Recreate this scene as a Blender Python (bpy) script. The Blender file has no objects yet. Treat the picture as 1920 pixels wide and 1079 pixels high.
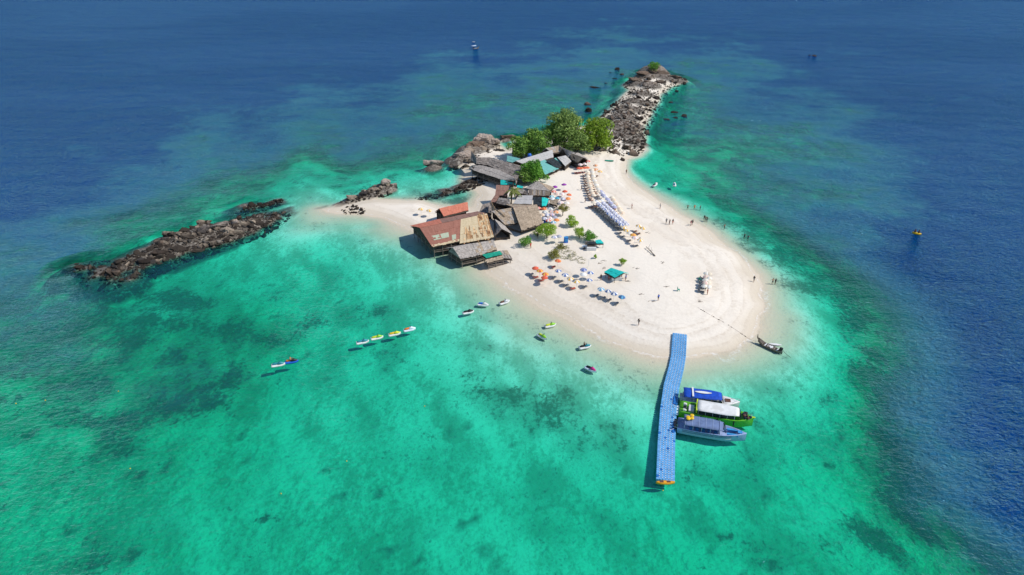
import bpy, bmesh, math, random
import numpy as np
from mathutils import Vector, Matrix, noise as mnoise
R = math.radians
rng = random.Random(7)
SC = bpy.context.scene
COL = SC.collection

# ------------------------------------------------------------------ camera, sky, sun
CAM_H, PITCH, FPX = 80.0, 30.0, 1280.0
cam_d = bpy.data.cameras.new('camera'); cam = bpy.data.objects.new('camera', cam_d); COL.objects.link(cam)
cam_d.sensor_width = 36.0; cam_d.lens = 36.0 * FPX / 1920.0
cam_d.clip_start = 0.5; cam_d.clip_end = 40000
cam.location = (0, 0, CAM_H); cam.rotation_euler = (R(90 - PITCH), 0, 0)
SC.camera = cam
SUN_AZ, SUN_EL = 97.0, 47.0          # clockwise from the view direction, above the horizon
world = bpy.data.worlds.new('World'); SC.world = world; world.use_nodes = True
wn = world.node_tree.nodes; wl = world.node_tree.links; wn.clear()
sky = wn.new('ShaderNodeTexSky'); sky.sky_type = 'NISHITA'; sky.sun_disc = False
sky.sun_elevation = R(SUN_EL); sky.sun_rotation = R(SUN_AZ); sky.air_density = 1.0; sky.dust_density = 0.0; sky.ozone_density = 3.0
bg = wn.new('ShaderNodeBackground'); bg.inputs['Strength'].default_value = 0.12
wo = wn.new('ShaderNodeOutputWorld'); wl.new(sky.outputs[0], bg.inputs[0]); wl.new(bg.outputs[0], wo.inputs[0])
sun_d = bpy.data.lights.new('sun', 'SUN'); sun_d.energy = 4.0; sun_d.angle = R(0.53); sun_d.color = (1.0, 0.95, 0.88)
sun = bpy.data.objects.new('sun', sun_d); COL.objects.link(sun)
sv = Vector((math.cos(R(SUN_EL)) * math.sin(R(SUN_AZ)), math.cos(R(SUN_EL)) * math.cos(R(SUN_AZ)), math.sin(R(SUN_EL))))
sun.rotation_euler = sv.to_track_quat('Z', 'Y').to_euler(); sun.location = sv * 300
SC.view_settings.view_transform = 'Standard'; SC.view_settings.look = 'None'
SC.view_settings.exposure = 0.0; SC.view_settings.gamma = 1.0; SC.view_settings.use_curve_mapping = False
SC.render.engine = 'CYCLES'
cy = SC.cycles
cy.max_bounces = 3; cy.diffuse_bounces = 2; cy.glossy_bounces = 2; cy.transmission_bounces = 2
cy.transparent_max_bounces = 16; cy.volume_bounces = 0
cy.caustics_reflective = False; cy.caustics_refractive = False
cy.sample_clamp_indirect = 4.0; cy.use_denoising = True

# ------------------------------------------------------------------ survey: photo position -> ground point
_sp, _cp = math.sin(R(PITCH)), math.cos(R(PITCH))
def P(px, py, z=0.0):
    a, b = (px - 960.0) / FPX, (539.5 - py) / FPX
    d = (a, _cp + b * _sp, -_sp + b * _cp)
    t = (z - CAM_H) / d[2]
    return Vector((d[0] * t, d[1] * t, z))
def proj(x, y, z=0.0):
    yy, zz = np.asarray(y), np.asarray(z) - CAM_H
    depth = yy * _cp - zz * _sp
    up = yy * _sp + zz * _cp
    return 960 + FPX * np.asarray(x) / depth, 539.5 - FPX * up / depth
def scale_at(p):      # photo pixels per metre at a point
    return FPX / (p.y * _cp - (p.z - CAM_H) * _sp)

# ------------------------------------------------------------------ materials
def new_mat(name):
    m = bpy.data.materials.new(name); m.use_nodes = True
    nt = m.node_tree; nt.nodes.clear()
    return m, nt.nodes, nt.links
def nd(nodes, typ, **kw):
    n = nodes.new(typ)
    for k, v in kw.items():
        if k in n.bl_rna.properties: setattr(n, k, v)
        else: n.inputs[k].default_value = v
    return n
def rgb(c): return (c[0], c[1], c[2], 1.0)
def mixc(nodes, links, fac, a, b, blend='MIX'):
    n = nodes.new('ShaderNodeMix'); n.data_type = 'RGBA'; n.blend_type = blend
    for sock, v in ((n.inputs[0], fac), (n.inputs[6], a), (n.inputs[7], b)):
        if hasattr(v, 'links'): links.new(v, sock)
        elif isinstance(v, (int, float)): sock.default_value = v
        else: sock.default_value = rgb(v)
    return n.outputs[2]
def mathn(nodes, links, op, a, b=None, clamp=False):
    n = nodes.new('ShaderNodeMath'); n.operation = op; n.use_clamp = clamp
    for i, v in enumerate((a, b)):
        if v is None: continue
        if hasattr(v, 'links'): links.new(v, n.inputs[i])
        else: n.inputs[i].default_value = v
    return n.outputs[0]
def maprange(nodes, links, v, a, b, c=0.0, d=1.0, smooth=True):
    n = nodes.new('ShaderNodeMapRange'); n.interpolation_type = 'SMOOTHSTEP' if smooth else 'LINEAR'; n.clamp = True
    links.new(v, n.inputs[0])
    for i, x in enumerate((a, b, c, d)): n.inputs[i + 1].default_value = x
    return n.outputs[0]
def noise_node(nodes, links, scale, detail=4, rough=0.55, vec=None, dist=0.0, dims='3D'):
    n = nodes.new('ShaderNodeTexNoise'); n.noise_dimensions = dims
    n.inputs['Scale'].default_value = scale; n.inputs['Detail'].default_value = detail
    n.inputs['Roughness'].default_value = rough; n.inputs['Distortion'].default_value = dist
    if vec is not None: links.new(vec, n.inputs['Vector'])
    return n.outputs[0]
def mapping(nodes, links, vec, scale=(1, 1, 1), rot=(0, 0, 0), loc=(0, 0, 0)):
    n = nodes.new('ShaderNodeMapping'); links.new(vec, n.inputs[0])
    n.inputs[1].default_value = loc; n.inputs[2].default_value = rot; n.inputs[3].default_value = scale
    return n.outputs[0]
def bump(nodes, links, h, strength=0.5, dist=0.1, normal=None):
    n = nodes.new('ShaderNodeBump'); n.inputs['Strength'].default_value = strength; n.inputs['Distance'].default_value = dist
    links.new(h, n.inputs['Height'])
    if normal is not None: links.new(normal, n.inputs['Normal'])
    return n.outputs[0]
def principled(nodes, links, col, rough=0.8, normal=None, spec=0.3, metal=0.0):
    b = nodes.new('ShaderNodeBsdfPrincipled')
    if hasattr(col, 'links'): links.new(col, b.inputs['Base Color'])
    else: b.inputs['Base Color'].default_value = rgb(col)
    if hasattr(rough, 'links'): links.new(rough, b.inputs['Roughness'])
    else: b.inputs['Roughness'].default_value = rough
    b.inputs['Specular IOR Level'].default_value = spec; b.inputs['Metallic'].default_value = metal
    if normal is not None: links.new(normal, b.inputs['Normal'])
    return b
def out(nodes, links, surf):
    o = nodes.new('ShaderNodeOutputMaterial'); links.new(surf.outputs[0], o.inputs[0]); return o

# generic painted / weathered surface: base colour with per-object and noise variation
_mats = {}
def paint(name, col, rough=0.6, var=0.12, obj_var=0.0, scale=1.5, dirt=None, spec=0.3, bumpy=0.0):
    if name in _mats: return _mats[name]
    m, n, l = new_mat(name)
    geo = n.new('ShaderNodeNewGeometry'); pos = geo.outputs['Position']
    f = noise_node(n, l, scale, 4, 0.6, pos)
    dark = tuple(c * (1 - 2.2 * var) for c in col); lite = tuple(min(0.9, c * (1 + 1.6 * var) + 0.01 * var) for c in col)
    c = mixc(n, l, maprange(n, l, f, 0.3, 0.7), dark, lite)
    if dirt:
        f2 = noise_node(n, l, scale * 0.45, 5, 0.7, pos)
        c = mixc(n, l, maprange(n, l, f2, 0.50, 0.66), c, dirt)
    if obj_var:
        oi = n.new('ShaderNodeObjectInfo')
        v = maprange(n, l, oi.outputs['Random'], 0, 1, 1 - obj_var, 1 + obj_var, False)
        vv = n.new('ShaderNodeCombineColor')
        for i in range(3): l.new(v, vv.inputs[i])
        c = mixc(n, l, 1.0, c, vv.outputs[0], 'MULTIPLY')
    nrm = bump(n, l, noise_node(n, l, scale * 8, 3, 0.6, pos), bumpy, 0.05) if bumpy else None
    b = principled(n, l, c, rough, nrm, spec)
    out(n, l, b); _mats[name] = m
    return m

# ------------------------------------------------------------------ object helpers
def tag(o, label=None, cat=None, group=None, kind=None):
    if label: o['label'] = label
    if cat: o['category'] = cat
    if group: o['group'] = group
    if kind: o['kind'] = kind
    return o
def empty(name, loc=(0, 0, 0), rz=0.0):
    o = bpy.data.objects.new(name, None); COL.objects.link(o); o.location = loc; o.rotation_euler = (0, 0, rz)
    o.empty_display_size = 0.2
    return o
def link(name, mesh, mat=None, parent=None, smooth=False):
    if mat is not None:
        mesh.materials.clear()
        for mm in (mat if isinstance(mat, (list, tuple)) else [mat]): mesh.materials.append(mm)
    if smooth: mesh.polygons.foreach_set('use_smooth', [True] * len(mesh.polygons))
    o = bpy.data.objects.new(name, mesh); COL.objects.link(o)
    if parent is not None: o.parent = parent
    return o
class MB:
    def __init__(s): s.v, s.f, s.m = [], [], []
    def add(s, verts, faces, mi=0):
        b = len(s.v); s.v.extend([tuple(v) for v in verts]); s.f.extend([tuple(i + b for i in f) for f in faces]); s.m.extend([mi] * len(faces)); return s
    def box(s, c, size, rz=0.0, ry=0.0, mi=0):
        hx, hy, hz = size[0] / 2, size[1] / 2, size[2] / 2
        M = Matrix.Translation(Vector(c)) @ Matrix.Rotation(rz, 4, 'Z') @ Matrix.Rotation(ry, 4, 'Y')
        vs = [M @ Vector((x * hx, y * hy, z * hz)) for z in (-1, 1) for x, y in ((-1, -1), (1, -1), (1, 1), (-1, 1))]
        return s.add(vs, [(3, 2, 1, 0), (4, 5, 6, 7), (0, 1, 5, 4), (1, 2, 6, 5), (2, 3, 7, 6), (3, 0, 4, 7)], mi)
    def tube(s, pts, r, n=6, mi=0, cap=True):
        pts = [Vector(p) for p in pts]; rs = r if isinstance(r, (list, tuple)) else [r] * len(pts)
        vs = []
        for i, p in enumerate(pts):
            d = (pts[min(i + 1, len(pts) - 1)] - pts[max(i - 1, 0)]).normalized()
            a = d.cross(Vector((0.31, 0.17, 0.93)) if abs(d.z) < 0.95 else Vector((1, 0, 0))).normalized(); b = d.cross(a)
            for k in range(n):
                t = 2 * math.pi * k / n; vs.append(p + (a * math.cos(t) + b * math.sin(t)) * rs[i])
        fs = []
        for i in range(len(pts) - 1):
            for k in range(n):
                k2 = (k + 1) % n; fs.append((i * n + k, i * n + k2, (i + 1) * n + k2, (i + 1) * n + k))
        if cap: fs.append(tuple(range(n))[::-1]); fs.append(tuple(range((len(pts) - 1) * n, len(pts) * n)))
        return s.add(vs, fs, mi)
    def lathe(s, prof, n=10, c=(0, 0, 0), mi=0):
        vs = []; fs = []
        for r, z in prof:
            for k in range(n):
                t = 2 * math.pi * k / n; vs.append((c[0] + r * math.cos(t), c[1] + r * math.sin(t), c[2] + z))
        for i in range(len(prof) - 1):
            for k in range(n):
                k2 = (k + 1) % n; fs.append((i * n + k, i * n + k2, (i + 1) * n + k2, (i + 1) * n + k))
        fs.append(tuple(range(n))[::-1]); fs.append(tuple(range((len(prof) - 1) * n, len(prof) * n)))
        return s.add(vs, fs, mi)
    def mesh(s, name):
        me = bpy.data.meshes.new(name); me.from_pydata(s.v, [], s.f)
        if any(s.m): me.polygons.foreach_set('material_index', s.m)
        me.update(); return me
    def build(s, name, mat, parent=None, smooth=False): return link(name, s.mesh(name), mat, parent, smooth)
def copy_tree(o, parent=None):
    c = o.copy(); COL.objects.link(c); c.parent = parent
    for ch in o.children: copy_tree(ch, c)
    return c

# ------------------------------------------------------------------ terrain: beach, shallows and sea bed in one sheet
SHORE = [(604,393),(640,388),(672,380),(706,374),(754,378),(789,377),(820,388),(852,391),(887,390),(893,380),(903,366),(900,358),(884,352),(868,346),(866,336),(872,322),(858,312),(866,296),(880,286),(896,272),(915,267),(932,266),(940,276),(948,284),(958,280),(968,264),(1000,256),(1040,242),(1090,238),(1120,234),(1140,212),(1160,192),(1168,180),(1182,170),(1172,160),(1190,148),(1222,134),(1258,143),(1284,152),(1256,163),(1238,176),(1228,196),(1216,216),(1204,240),(1200,262),(1206,280),(1196,292),(1176,299),(1174,318),(1181,336),(1199,351),(1221,364),(1263,393),(1297,412),(1325,433),(1355,457),(1380,476),(1405,500),(1420,517),(1428,542),(1430,562),(1428,587),(1420,612),(1405,634),(1385,650),(1350,663),(1310,672),(1270,676),(1230,672),(1190,660),(1150,643),(1115,622),(1080,603),(1045,588),(1010,570),(980,550),(955,535),(936,522),(918,512),(902,496),(882,480),(852,464),(822,448),(792,437),(766,430),(745,420),(720,408),(680,402),(640,400),(612,398)]
SHORE_W = np.array([P(x, y)[:2] for x, y in SHORE])
DEPTHS = [(-300,60,22),(0,100,22),(400,100,22),(800,50,20),(1200,20,17),(1600,40,20),(1900,100,22),(2200,300,22),
 (0,300,20),(300,240,17),(500,190,15),(700,145,14),(900,112,13),(1050,105,12),(1300,95,12),(1500,130,13),(1700,200,14),(1900,300,18),
 (100,390,12),(250,320,10),(400,265,9),(600,225,7.5),(800,185,6.5),(1000,160,7.5),(1100,130,8),
 (30,490,8),(200,400,8.0),(350,335,6.6),(500,318,5.6),(650,300,6),(800,260,7),(950,220,7),(1050,190,7),
 (1320,150,8),(1400,200,8.5),(1600,250,9),(1300,230,6.2),(1250,245,5.5),(1230,268,4.0),
 (1300,300,4.6),(1400,300,6.2),(1500,350,7),(1600,400,9),(1700,420,14),(1800,500,18),
 (1250,330,3.0),(1320,375,4.2),(1400,430,5.6),(1500,500,6),(1600,550,9),(1700,600,14),(1900,700,18),
 (1490,600,1.2),(1560,640,2.6),(1620,700,5),(1700,760,8),(1800,850,10),(1900,950,12),(1700,900,5.5),(1750,1000,5.5),(1860,1060,8),(2100,1000,14),(2000,1300,8),
 (1450,720,2.0),(1500,800,2.8),(1600,850,3.8),(1550,950,3.4),(1600,1060,3.6),
 (1400,900,3.2),(1200,1000,3.0),(1000,1000,2.9),(1100,900,2.7),(1200,760,1.5),(1330,720,1.4),(1100,710,1.4),(1000,800,2.2),
 (900,900,2.7),(700,1000,3.2),(400,1000,3.3),(100,1000,3.6),(-200,1000,4.0),(-100,700,5),(100,800,3.8),(300,800,3.6),(500,800,3.1),(700,800,2.6),(600,700,2.8),(800,700,2.2),(900,610,1.4),
 (700,600,2.6),(500,620,4.0),(300,650,4.7),(100,700,4.9),(30,600,5.2),(300,560,3.0),(500,500,2.2),(600,450,1.9),(700,480,1.7),(650,550,2.4),(750,455,1.2),(800,540,1.5),(960,590,0.9),
 (590,404,0.55),(560,408,0.8),(600,1300,3.4),(1200,1300,3.2),(760,395,0.6),(860,370,1.5),(840,345,1.2)]
_D = np.array(DEPTHS, float); _Q = _D[:, :2] / 400.0; _V = np.log(_D[:, 2])
def _phi(r2): return 0.5 * r2 * np.log(r2 + 1e-12)
_n = len(_Q); _r2 = ((_Q[:, None] - _Q[None]) ** 2).sum(-1)
_A = np.zeros((_n + 3, _n + 3)); _A[:_n, :_n] = _phi(_r2) + np.eye(_n) * 0.004
_A[:_n, _n] = 1; _A[:_n, _n + 1:] = _Q; _A[_n, :_n] = 1; _A[_n + 1:, :_n] = _Q.T
_W = np.linalg.solve(_A, np.concatenate([_V, np.zeros(3)]))
def deep(x, y):
    px, py = proj(x, y, 0.0)
    q = np.stack([np.clip(px, -300, 2200), np.clip(py, 10, 1300)], -1) / 400.0
    o = np.zeros(len(q))
    for i in range(0, len(q), 4000):
        r2 = ((q[i:i + 4000, None] - _Q[None]) ** 2).sum(-1)
        o[i:i + 4000] = _phi(r2) @ _W[:_n] + _W[_n] + q[i:i + 4000] @ _W[_n + 1:]
    return np.exp(np.clip(o, math.log(0.3), math.log(24)))
def sdist(x, y, poly):
    d = np.full(len(x), 1e9); ins = np.zeros(len(x), bool); n = len(poly)
    for i in range(n):
        ax, ay = poly[i]; bx, by = poly[(i + 1) % n]
        ex, ey = bx - ax, by - ay
        t = np.clip(((x - ax) * ex + (y - ay) * ey) / (ex * ex + ey * ey + 1e-9), 0, 1)
        d = np.minimum(d, (x - ax - t * ex) ** 2 + (y - ay - t * ey) ** 2)
        c = ((ay > y) != (by > y)) & (x < (bx - ax) * (y - ay) / (by - ay + 1e-12) + ax)
        ins ^= c
    d = np.sqrt(d); return np.where(ins, d, -d)
# cheap smooth value noise for authored shapes
def vnoise(x, y, s, seed=0):
    x = x / s; y = y / s; xi = np.floor(x).astype(np.int64); yi = np.floor(y).astype(np.int64); fx = x - xi; fy = y - yi
    fx = fx * fx * (3 - 2 * fx); fy = fy * fy * (3 - 2 * fy)
    def h(a, b):
        k = (a * 374761393 + b * 668265263 + seed * 1442695041) & 0xffffffff
        k = ((k ^ (k >> 13)) * 1274126177) & 0xffffffff
        return ((k ^ (k >> 16)) & 0xffff) / 65535.0
    return (h(xi, yi) * (1 - fx) + h(xi + 1, yi) * fx) * (1 - fy) + (h(xi, yi + 1) * (1 - fx) + h(xi + 1, yi + 1) * fx) * fy
def fbm(x, y, s, seed=0, octv=4):
    o = np.zeros(len(x)); a = 0.5; t = 0.0
    for k in range(octv):
        o += a * vnoise(x + 17.3 * k, y - 9.1 * k, s / 2 ** k, seed + k); t += a; a *= 0.55
    return np.clip((o / t - 0.5) * 1.35 + 0.5, 0, 1)
# rock beds: (photo x, y, radius m, crest height m)
ROCKBED = [(205,508,5,.15),(240,495,6,.5),(275,480,7,.9),(310,468,7.5,1.5),(345,455,8,2.1),(380,445,8,2.4),(415,437,7.5,2.2),(448,426,7,1.6),(480,415,6,1.0),(510,403,5.5,.55),(535,397,4.5,.2),
 (315,448,4,1.4),(380,425,3.5,1.3),(470,388,5,.2),(515,379,3.5,.4),(150,500,4,-.2),(230,522,4,-.1),
 (660,376,3,1.0),(690,366,4,1.6),(718,356,4,2.0),(640,383,2.5,.5),(600,388,2.5,-.2),(665,396,2.5,.3),
 (812,315,3.5,1.2),(860,302,5,2.2),(885,286,6,3.0),(905,278,6,3.2),(918,272,4,2.5),(945,262,3,1.0),(958,257,2.5,.8),
 (880,345,4,.8),(866,352,4,.5),(840,358,4,.0),(815,366,4,-.2),(790,370,3,-.3),(900,338,4,.9),
 (1225,138,8,4.2),(1212,149,7,2.6),(1240,149,7,2.4),(1262,152,7,2.0),(1195,160,7,2.0),(1215,165,7,2.4),(1205,180,7,1.7),(1195,195,8,1.6),(1180,210,8,1.8),(1170,225,8,2.0),(1165,240,9,2.2),(1170,258,8,1.7),(1180,272,7,1.2)]
RB = [(P(a, b).x, P(a, b).y, r, h * (.45 if a < 560 else 1.08 if a > 1130 else .85)) for a, b, r, h in ROCKBED]
# darker weed and reef patches on the sea bed: (photo x, y, half width px, half height px, tilt deg, strength)
REEF = [(330,555,110,26,8,.9),(150,590,180,56,-8,.9),(80,660,120,40,-10,.6),(420,600,190,32,6,.8),(560,595,120,22,-10,.6),(250,625,140,30,-8,.6),(640,580,90,16,-12,.5),(700,570,80,14,-10,.4),
 (880,690,150,32,12,.55),(980,740,140,30,15,.6),(900,640,120,20,18,.35),(1050,800,110,30,20,.4),(1060,730,60,18,20,.4),(1150,800,60,40,60,.35),(1340,860,120,50,10,.35),(1430,800,70,40,20,.35),
 (254,872,15,9,-25,1.3),(491,957,12,8,-15,1.4),(60,1055,20,10,0,.9),(260,835,10,4,0,.6),(545,840,9,4,0,.6),(245,1020,16,8,-20,.8),(205,1060,14,7,-30,.8),(400,990,14,8,-30,.7),(700,1040,40,10,50,.7),(380,965,10,5,0,.7),(590,900,8,4,0,.7),(1365,992,16,8,0,1.0),(1420,1040,24,16,10,1.0),(1450,1045,22,12,-10,1.0),(1430,1010,40,12,10,.6),(1558,857,12,7,15,1.0),(1330,980,6,5,0,.9),(1192,1023,9,6,0,.9),(1290,1040,8,6,0,.8),(1480,990,40,14,20,.5),(1560,1000,30,10,20,.5),
 (1700,937,26,12,30,1.3),(1660,1000,80,26,35,1.2),(1740,960,110,30,40,1.2),(1690,880,90,56,60,1.1),(1640,780,60,60,70,.5),(1720,830,100,64,60,1.2),(1680,700,90,60,70,1.0),(1640,650,60,40,60,.7),(1600,560,110,44,35,1.0),(1500,520,120,34,35,.65),(1420,450,100,34,38,.6),(1560,470,130,46,20,.6),(1340,380,76,26,35,.5),(1450,380,110,34,15,.5),(1300,270,60,24,10,.45),(1400,310,100,30,10,.65),(1230,262,14,14,0,.8),(1265,215,30,14,0,.6),(1290,170,50,18,0,.6),
 (600,340,220,30,-12,.45),(400,360,160,26,-14,.5),(750,310,200,26,-12,.55),(480,300,200,20,-14,.4),(850,270,150,20,-10,.5),(200,440,160,40,-14,.55),(100,520,120,40,-14,.6),(700,345,120,10,-10,.6),(1000,220,80,18,-10,.5),(1080,180,80,18,0,.4),(1160,140,60,20,0,.4),
 (430,395,70,14,-12,.8),(330,430,90,14,-14,.6),(820,364,60,14,-8,1.0),(862,376,46,12,0,1.1),(850,352,40,10,-10,.8)]
def bed_of(x, y):
    b = np.full(len(x), -9.0)
    for rx, ry, r, h in RB:
        q = ((x - rx) ** 2 + (y - ry) ** 2) / (r * r)
        b = np.maximum(b, np.where(q < 5, h - (h + 1.0) * 0.72 * q, -9))
    return b
def ground(x, y):
    """height of sand / sea bed / rock bed and the reef weight"""
    x = np.atleast_1d(np.asarray(x, float)); y = np.atleast_1d(np.asarray(y, float))
    near = (np.abs(x) < 220) & (y < 460) & (y > 60)
    sd = np.full(len(x), -200.0); sd[near] = sdist(x[near], y[near], SHORE_W)
    wob = (vnoise(x, y, 5.0, 3) - .5) * 1.1 + (vnoise(x, y, 14.0, 5) - .5) * 1.6
    s = sd + np.clip(wob, -1.2, 1.2)
    D = deep(x, y)
    # coral heads, spurs and sand gullies break up the drop-off
    wgt = np.clip((D - 2.2) / 2.2, 0, 1); wgt = wgt * wgt * (3 - 2 * wgt)
    spur = (fbm(x * .8 + y * .25, y - x * .1, 17.0, 91, 5) - .5) * 0.85 + (vnoise(x, y, 2.4, 97) - .5) * .22
    D = D * (1 + np.clip(spur, -.55, .8) * wgt)
    o = np.clip(-s, 0, None)
    Ls = 14.0 - 2.0 * np.clip((y - 125) / 35, 0, 1) - 8.6 * np.clip((y - 190 + np.clip(-x - 4, 0, 20) * 1.4 * (y > 172)) / 30, 0, 1)
    zsea = -np.minimum(D * (1 - np.exp(-(o / Ls) ** 1.3)), 0.04 * o + 0.6 * (o / (Ls * .667)) ** 2) * 0.6     # light bends in water: the bed is modelled at its apparent depth
    i = np.clip(s, 0, None)
    zland = 1.35 * (1 - np.exp(-i / 7.0)) + 0.028 * np.clip(i - 8, 0, 16)
    zland += 0.07 * np.exp(-((i - 5.2) / 0.8) ** 2) + 0.10 * np.exp(-((i - 9.5 + (vnoise(x, y, 11, 8) - .5) * 2) / 1.0) ** 2)
    zland += (vnoise(x, y, 2.2, 12) - .5) * 0.10 * np.clip(i / 8, 0, 1)
    z = np.where(s > 0, zland, zsea)
    b = bed_of(x, y); b += (vnoise(x, y, 2.6, 21) - .5) * 0.9 * (b > -5)
    rock = np.clip((b - z) / 0.5 + 0.5, 0, 1) * (b > -5)
    z = np.maximum(z, b)
    px, py = proj(x, y, 0.0)
    reef = np.zeros(len(x))
    for cx, cyy, a, c, t, w in REEF:
        dx, dy = px - cx, py - cyy; ct, st = math.cos(R(t)), math.sin(R(t))
        u = (dx * ct + dy * st) / a; v = (-dx * st + dy * ct) / c
        reef = np.maximum(reef, w * np.exp(-1.1 * (u * u + v * v)))
    cov = np.clip((D - 3.3) / 1.6, 0, 1); reef = np.maximum(reef, 0.62 * cov * cov * (3 - 2 * cov))
    reef = np.where(s > -0.8, -1, reef)
    return z, np.clip(reef, -1, 1.4), rock
_gx = np.arange(-175, 176, 1.0); _gy = np.arange(60, 460, 1.0)
_XX, _YY = np.meshgrid(_gx, _gy); _GZ = ground(_XX.ravel(), _YY.ravel())[0].reshape(_XX.shape)
def gz(x, y):
    if not (-174 < x < 173 and 61 < y < 457): return float(ground([x], [y])[0][0])
    i, j = int(x + 175), int(y - 60); u, v = x + 175 - i, y - 60 - j
    return float((_GZ[j, i] * (1 - u) + _GZ[j, i + 1] * u) * (1 - v) + (_GZ[j + 1, i] * (1 - u) + _GZ[j + 1, i + 1] * u) * v)
def G(px, py):
    """ground point seen at a photo position (follows the relief)"""
    p = P(px, py, 0)
    for _ in range(4): p = P(px, py, gz(p.x, p.y))
    return p
def lines(a, b, step, far, n, mid=0):
    core = list(np.arange(a, b + 1e-6, step))
    if mid:
        core = list(np.arange(a - mid, a - 1, 5.0)) + core + list(np.arange(core[-1] + 5, b + mid, 5.0)); a, b, step = core[0], core[-1], 5.0
    g = [step * 1.5 * (1.28 ** k) for k in range(n)]
    hi = list(b + np.cumsum(g)); lo = list(a - np.cumsum(g)[::-1])
    k = far / max(hi[-1] - b, 1)
    return np.array([v for v in lo if v > -far] + core + [v for v in hi if v < far])
def sheet(name, xs, ys, zfun):
    X, Y = np.meshgrid(xs, ys); X = X.ravel(); Y = Y.ravel(); Z, A = zfun(X, Y)
    nx, ny = len(xs), len(ys)
    i = np.arange((nx - 1) * (ny - 1)); r = i // (nx - 1); c = i % (nx - 1); q = r * nx + c
    F = np.stack([q, q + 1, q + nx + 1, q + nx], -1)
    me = bpy.data.meshes.new(name)
    me.vertices.add(len(X)); me.vertices.foreach_set('co', np.stack([X, Y, Z], -1).astype(np.float32).ravel())
    me.loops.add(F.size); me.loops.foreach_set('vertex_index', F.astype(np.int32).ravel())
    me.polygons.add(len(F)); me.polygons.foreach_set('loop_start', np.arange(0, F.size, 4, dtype=np.int32))
    me.update(calc_edges=True)
    me.polygons.foreach_set('use_smooth', np.ones(len(F), bool))
    for k, v in A.items():
        at = me.attributes.new(k, 'FLOAT', 'POINT'); at.data.foreach_set('value', v.astype(np.float32))
    return me
def terrain_fun(X, Y):
    z, reef, rock = ground(X, Y)
    n1 = fbm(X, Y, 11.0, 31, 4)
    tide = np.zeros(len(X)); near = (X > -5) & (X < 70) & (Y > 100) & (Y < 240)
    ii = sdist(X[near], Y[near], SHORE_W) + (fbm(X[near], Y[near], 16.0, 33, 2) - .5) * 3.2
    tt = np.zeros(len(ii))
    for c_, w_, a_ in ((3.6, .9, .55), (6.8, .7, .75), (9.6, .8, .9), (12.6, .6, .6)): tt += a_ * np.exp(-((ii - c_) / w_) ** 2)
    tide[near] = tt * np.clip((fbm(X[near], Y[near], 9.0, 35, 3) - .28) / .35, 0, 1)
    ct, sn = math.cos(R(-24)), math.sin(R(-24)); u, v = X * ct - Y * sn, (X * sn + Y * ct) * 0.42
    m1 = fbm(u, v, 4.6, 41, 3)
    rn = fbm(X, Y, 5.0, 51, 3)
    sp = np.clip((vnoise(X, Y, 1.9, 61) - .80) / .10, 0, 1) * np.clip((fbm(X, Y, 7.0, 71, 2) - .50) / .12, 0, 1)
    return z, {'reef': reef * .85 + (rn - .5) * 0.9, 'rock': rock, 'broad': n1, 'tide': tide, 'mottle': m1, 'spots': sp}
xs = lines(-165, 150, 1.1, 9000, 22, 380); ys = np.array([v for v in lines(40, 400, 1.1, 14000, 24, 320) if v > -200])
m_gr, n, l = new_mat('sand_and_sea_bed')
geo = n.new('ShaderNodeNewGeometry'); pos = geo.outputs['Position']
sep = n.new('ShaderNodeSeparateXYZ'); l.new(pos, sep.inputs[0]); zc = sep.outputs[2]
def attr(k):
    a_ = n.new('ShaderNodeAttribute'); a_.attribute_name = k; return a_.outputs['Fac']
n1 = attr('broad'); n2 = noise_node(n, l, 1.3, 4, 0.65, pos); n3 = noise_node(n, l, 9.0, 1, 0.6, pos)
dry = mixc(n, l, maprange(n, l, n1, 0.3, 0.7), (0.83, 0.735, 0.61), (0.89, 0.805, 0.685))
dry = mixc(n, l, maprange(n, l, n2, 0.35, 0.72, 0, 0.35), dry, (0.74, 0.67, 0.58))
dry = mixc(n, l, maprange(n, l, n3, 0.56, 0.74, 0, 0.35), dry, (0.62, 0.55, 0.47))
dry = mixc(n, l, maprange(n, l, mathn(n, l, 'ABSOLUTE', mathn(n, l, 'SUBTRACT', attr('mottle'), 0.5)), 0.05, 0.0, 0, 0.22), dry, (0.66, 0.585, 0.49))
dry = mixc(n, l, mathn(n, l, 'MULTIPLY', attr('tide'), maprange(n, l, n2, 0.25, 0.7, 0.25, 0.75)), dry, (0.60, 0.51, 0.41))
zw = mathn(n, l, 'ADD', zc, mathn(n, l, 'MULTIPLY', mathn(n, l, 'SUBTRACT', n1, 0.5), 0.5))
wet = maprange(n, l, zw, 0.05, 0.80, 1.0, 0.0)
c = mixc(n, l, wet, dry, (0.70, 0.60, 0.46))
# strand lines of weed and shell grit left by the tide
strand = n.new('ShaderNodeTexWave'); strand.wave_type = 'BANDS'; strand.bands_direction = 'Z'; strand.wave_profile = 'SAW'
vv = n.new('ShaderNodeCombineXYZ'); l.new(mathn(n, l, 'ADD', zc, mathn(n, l, 'MULTIPLY', n1, 0.35)), vv.inputs[2]); l.new(vv.outputs[0], strand.inputs['Vector'])
strand.inputs['Scale'].default_value = 1.1; strand.inputs['Distortion'].default_value = 0
sl = mathn(n, l, 'MULTIPLY', maprange(n, l, strand.outputs[0], 0.45, 0.98), maprange(n, l, zc, 1.5, 1.25))
c = mixc(n, l, mathn(n, l, 'MULTIPLY', sl, maprange(n, l, n2, 0.35, 0.75, 0.12, 0.55)), c, (0.60, 0.50, 0.385))
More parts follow.
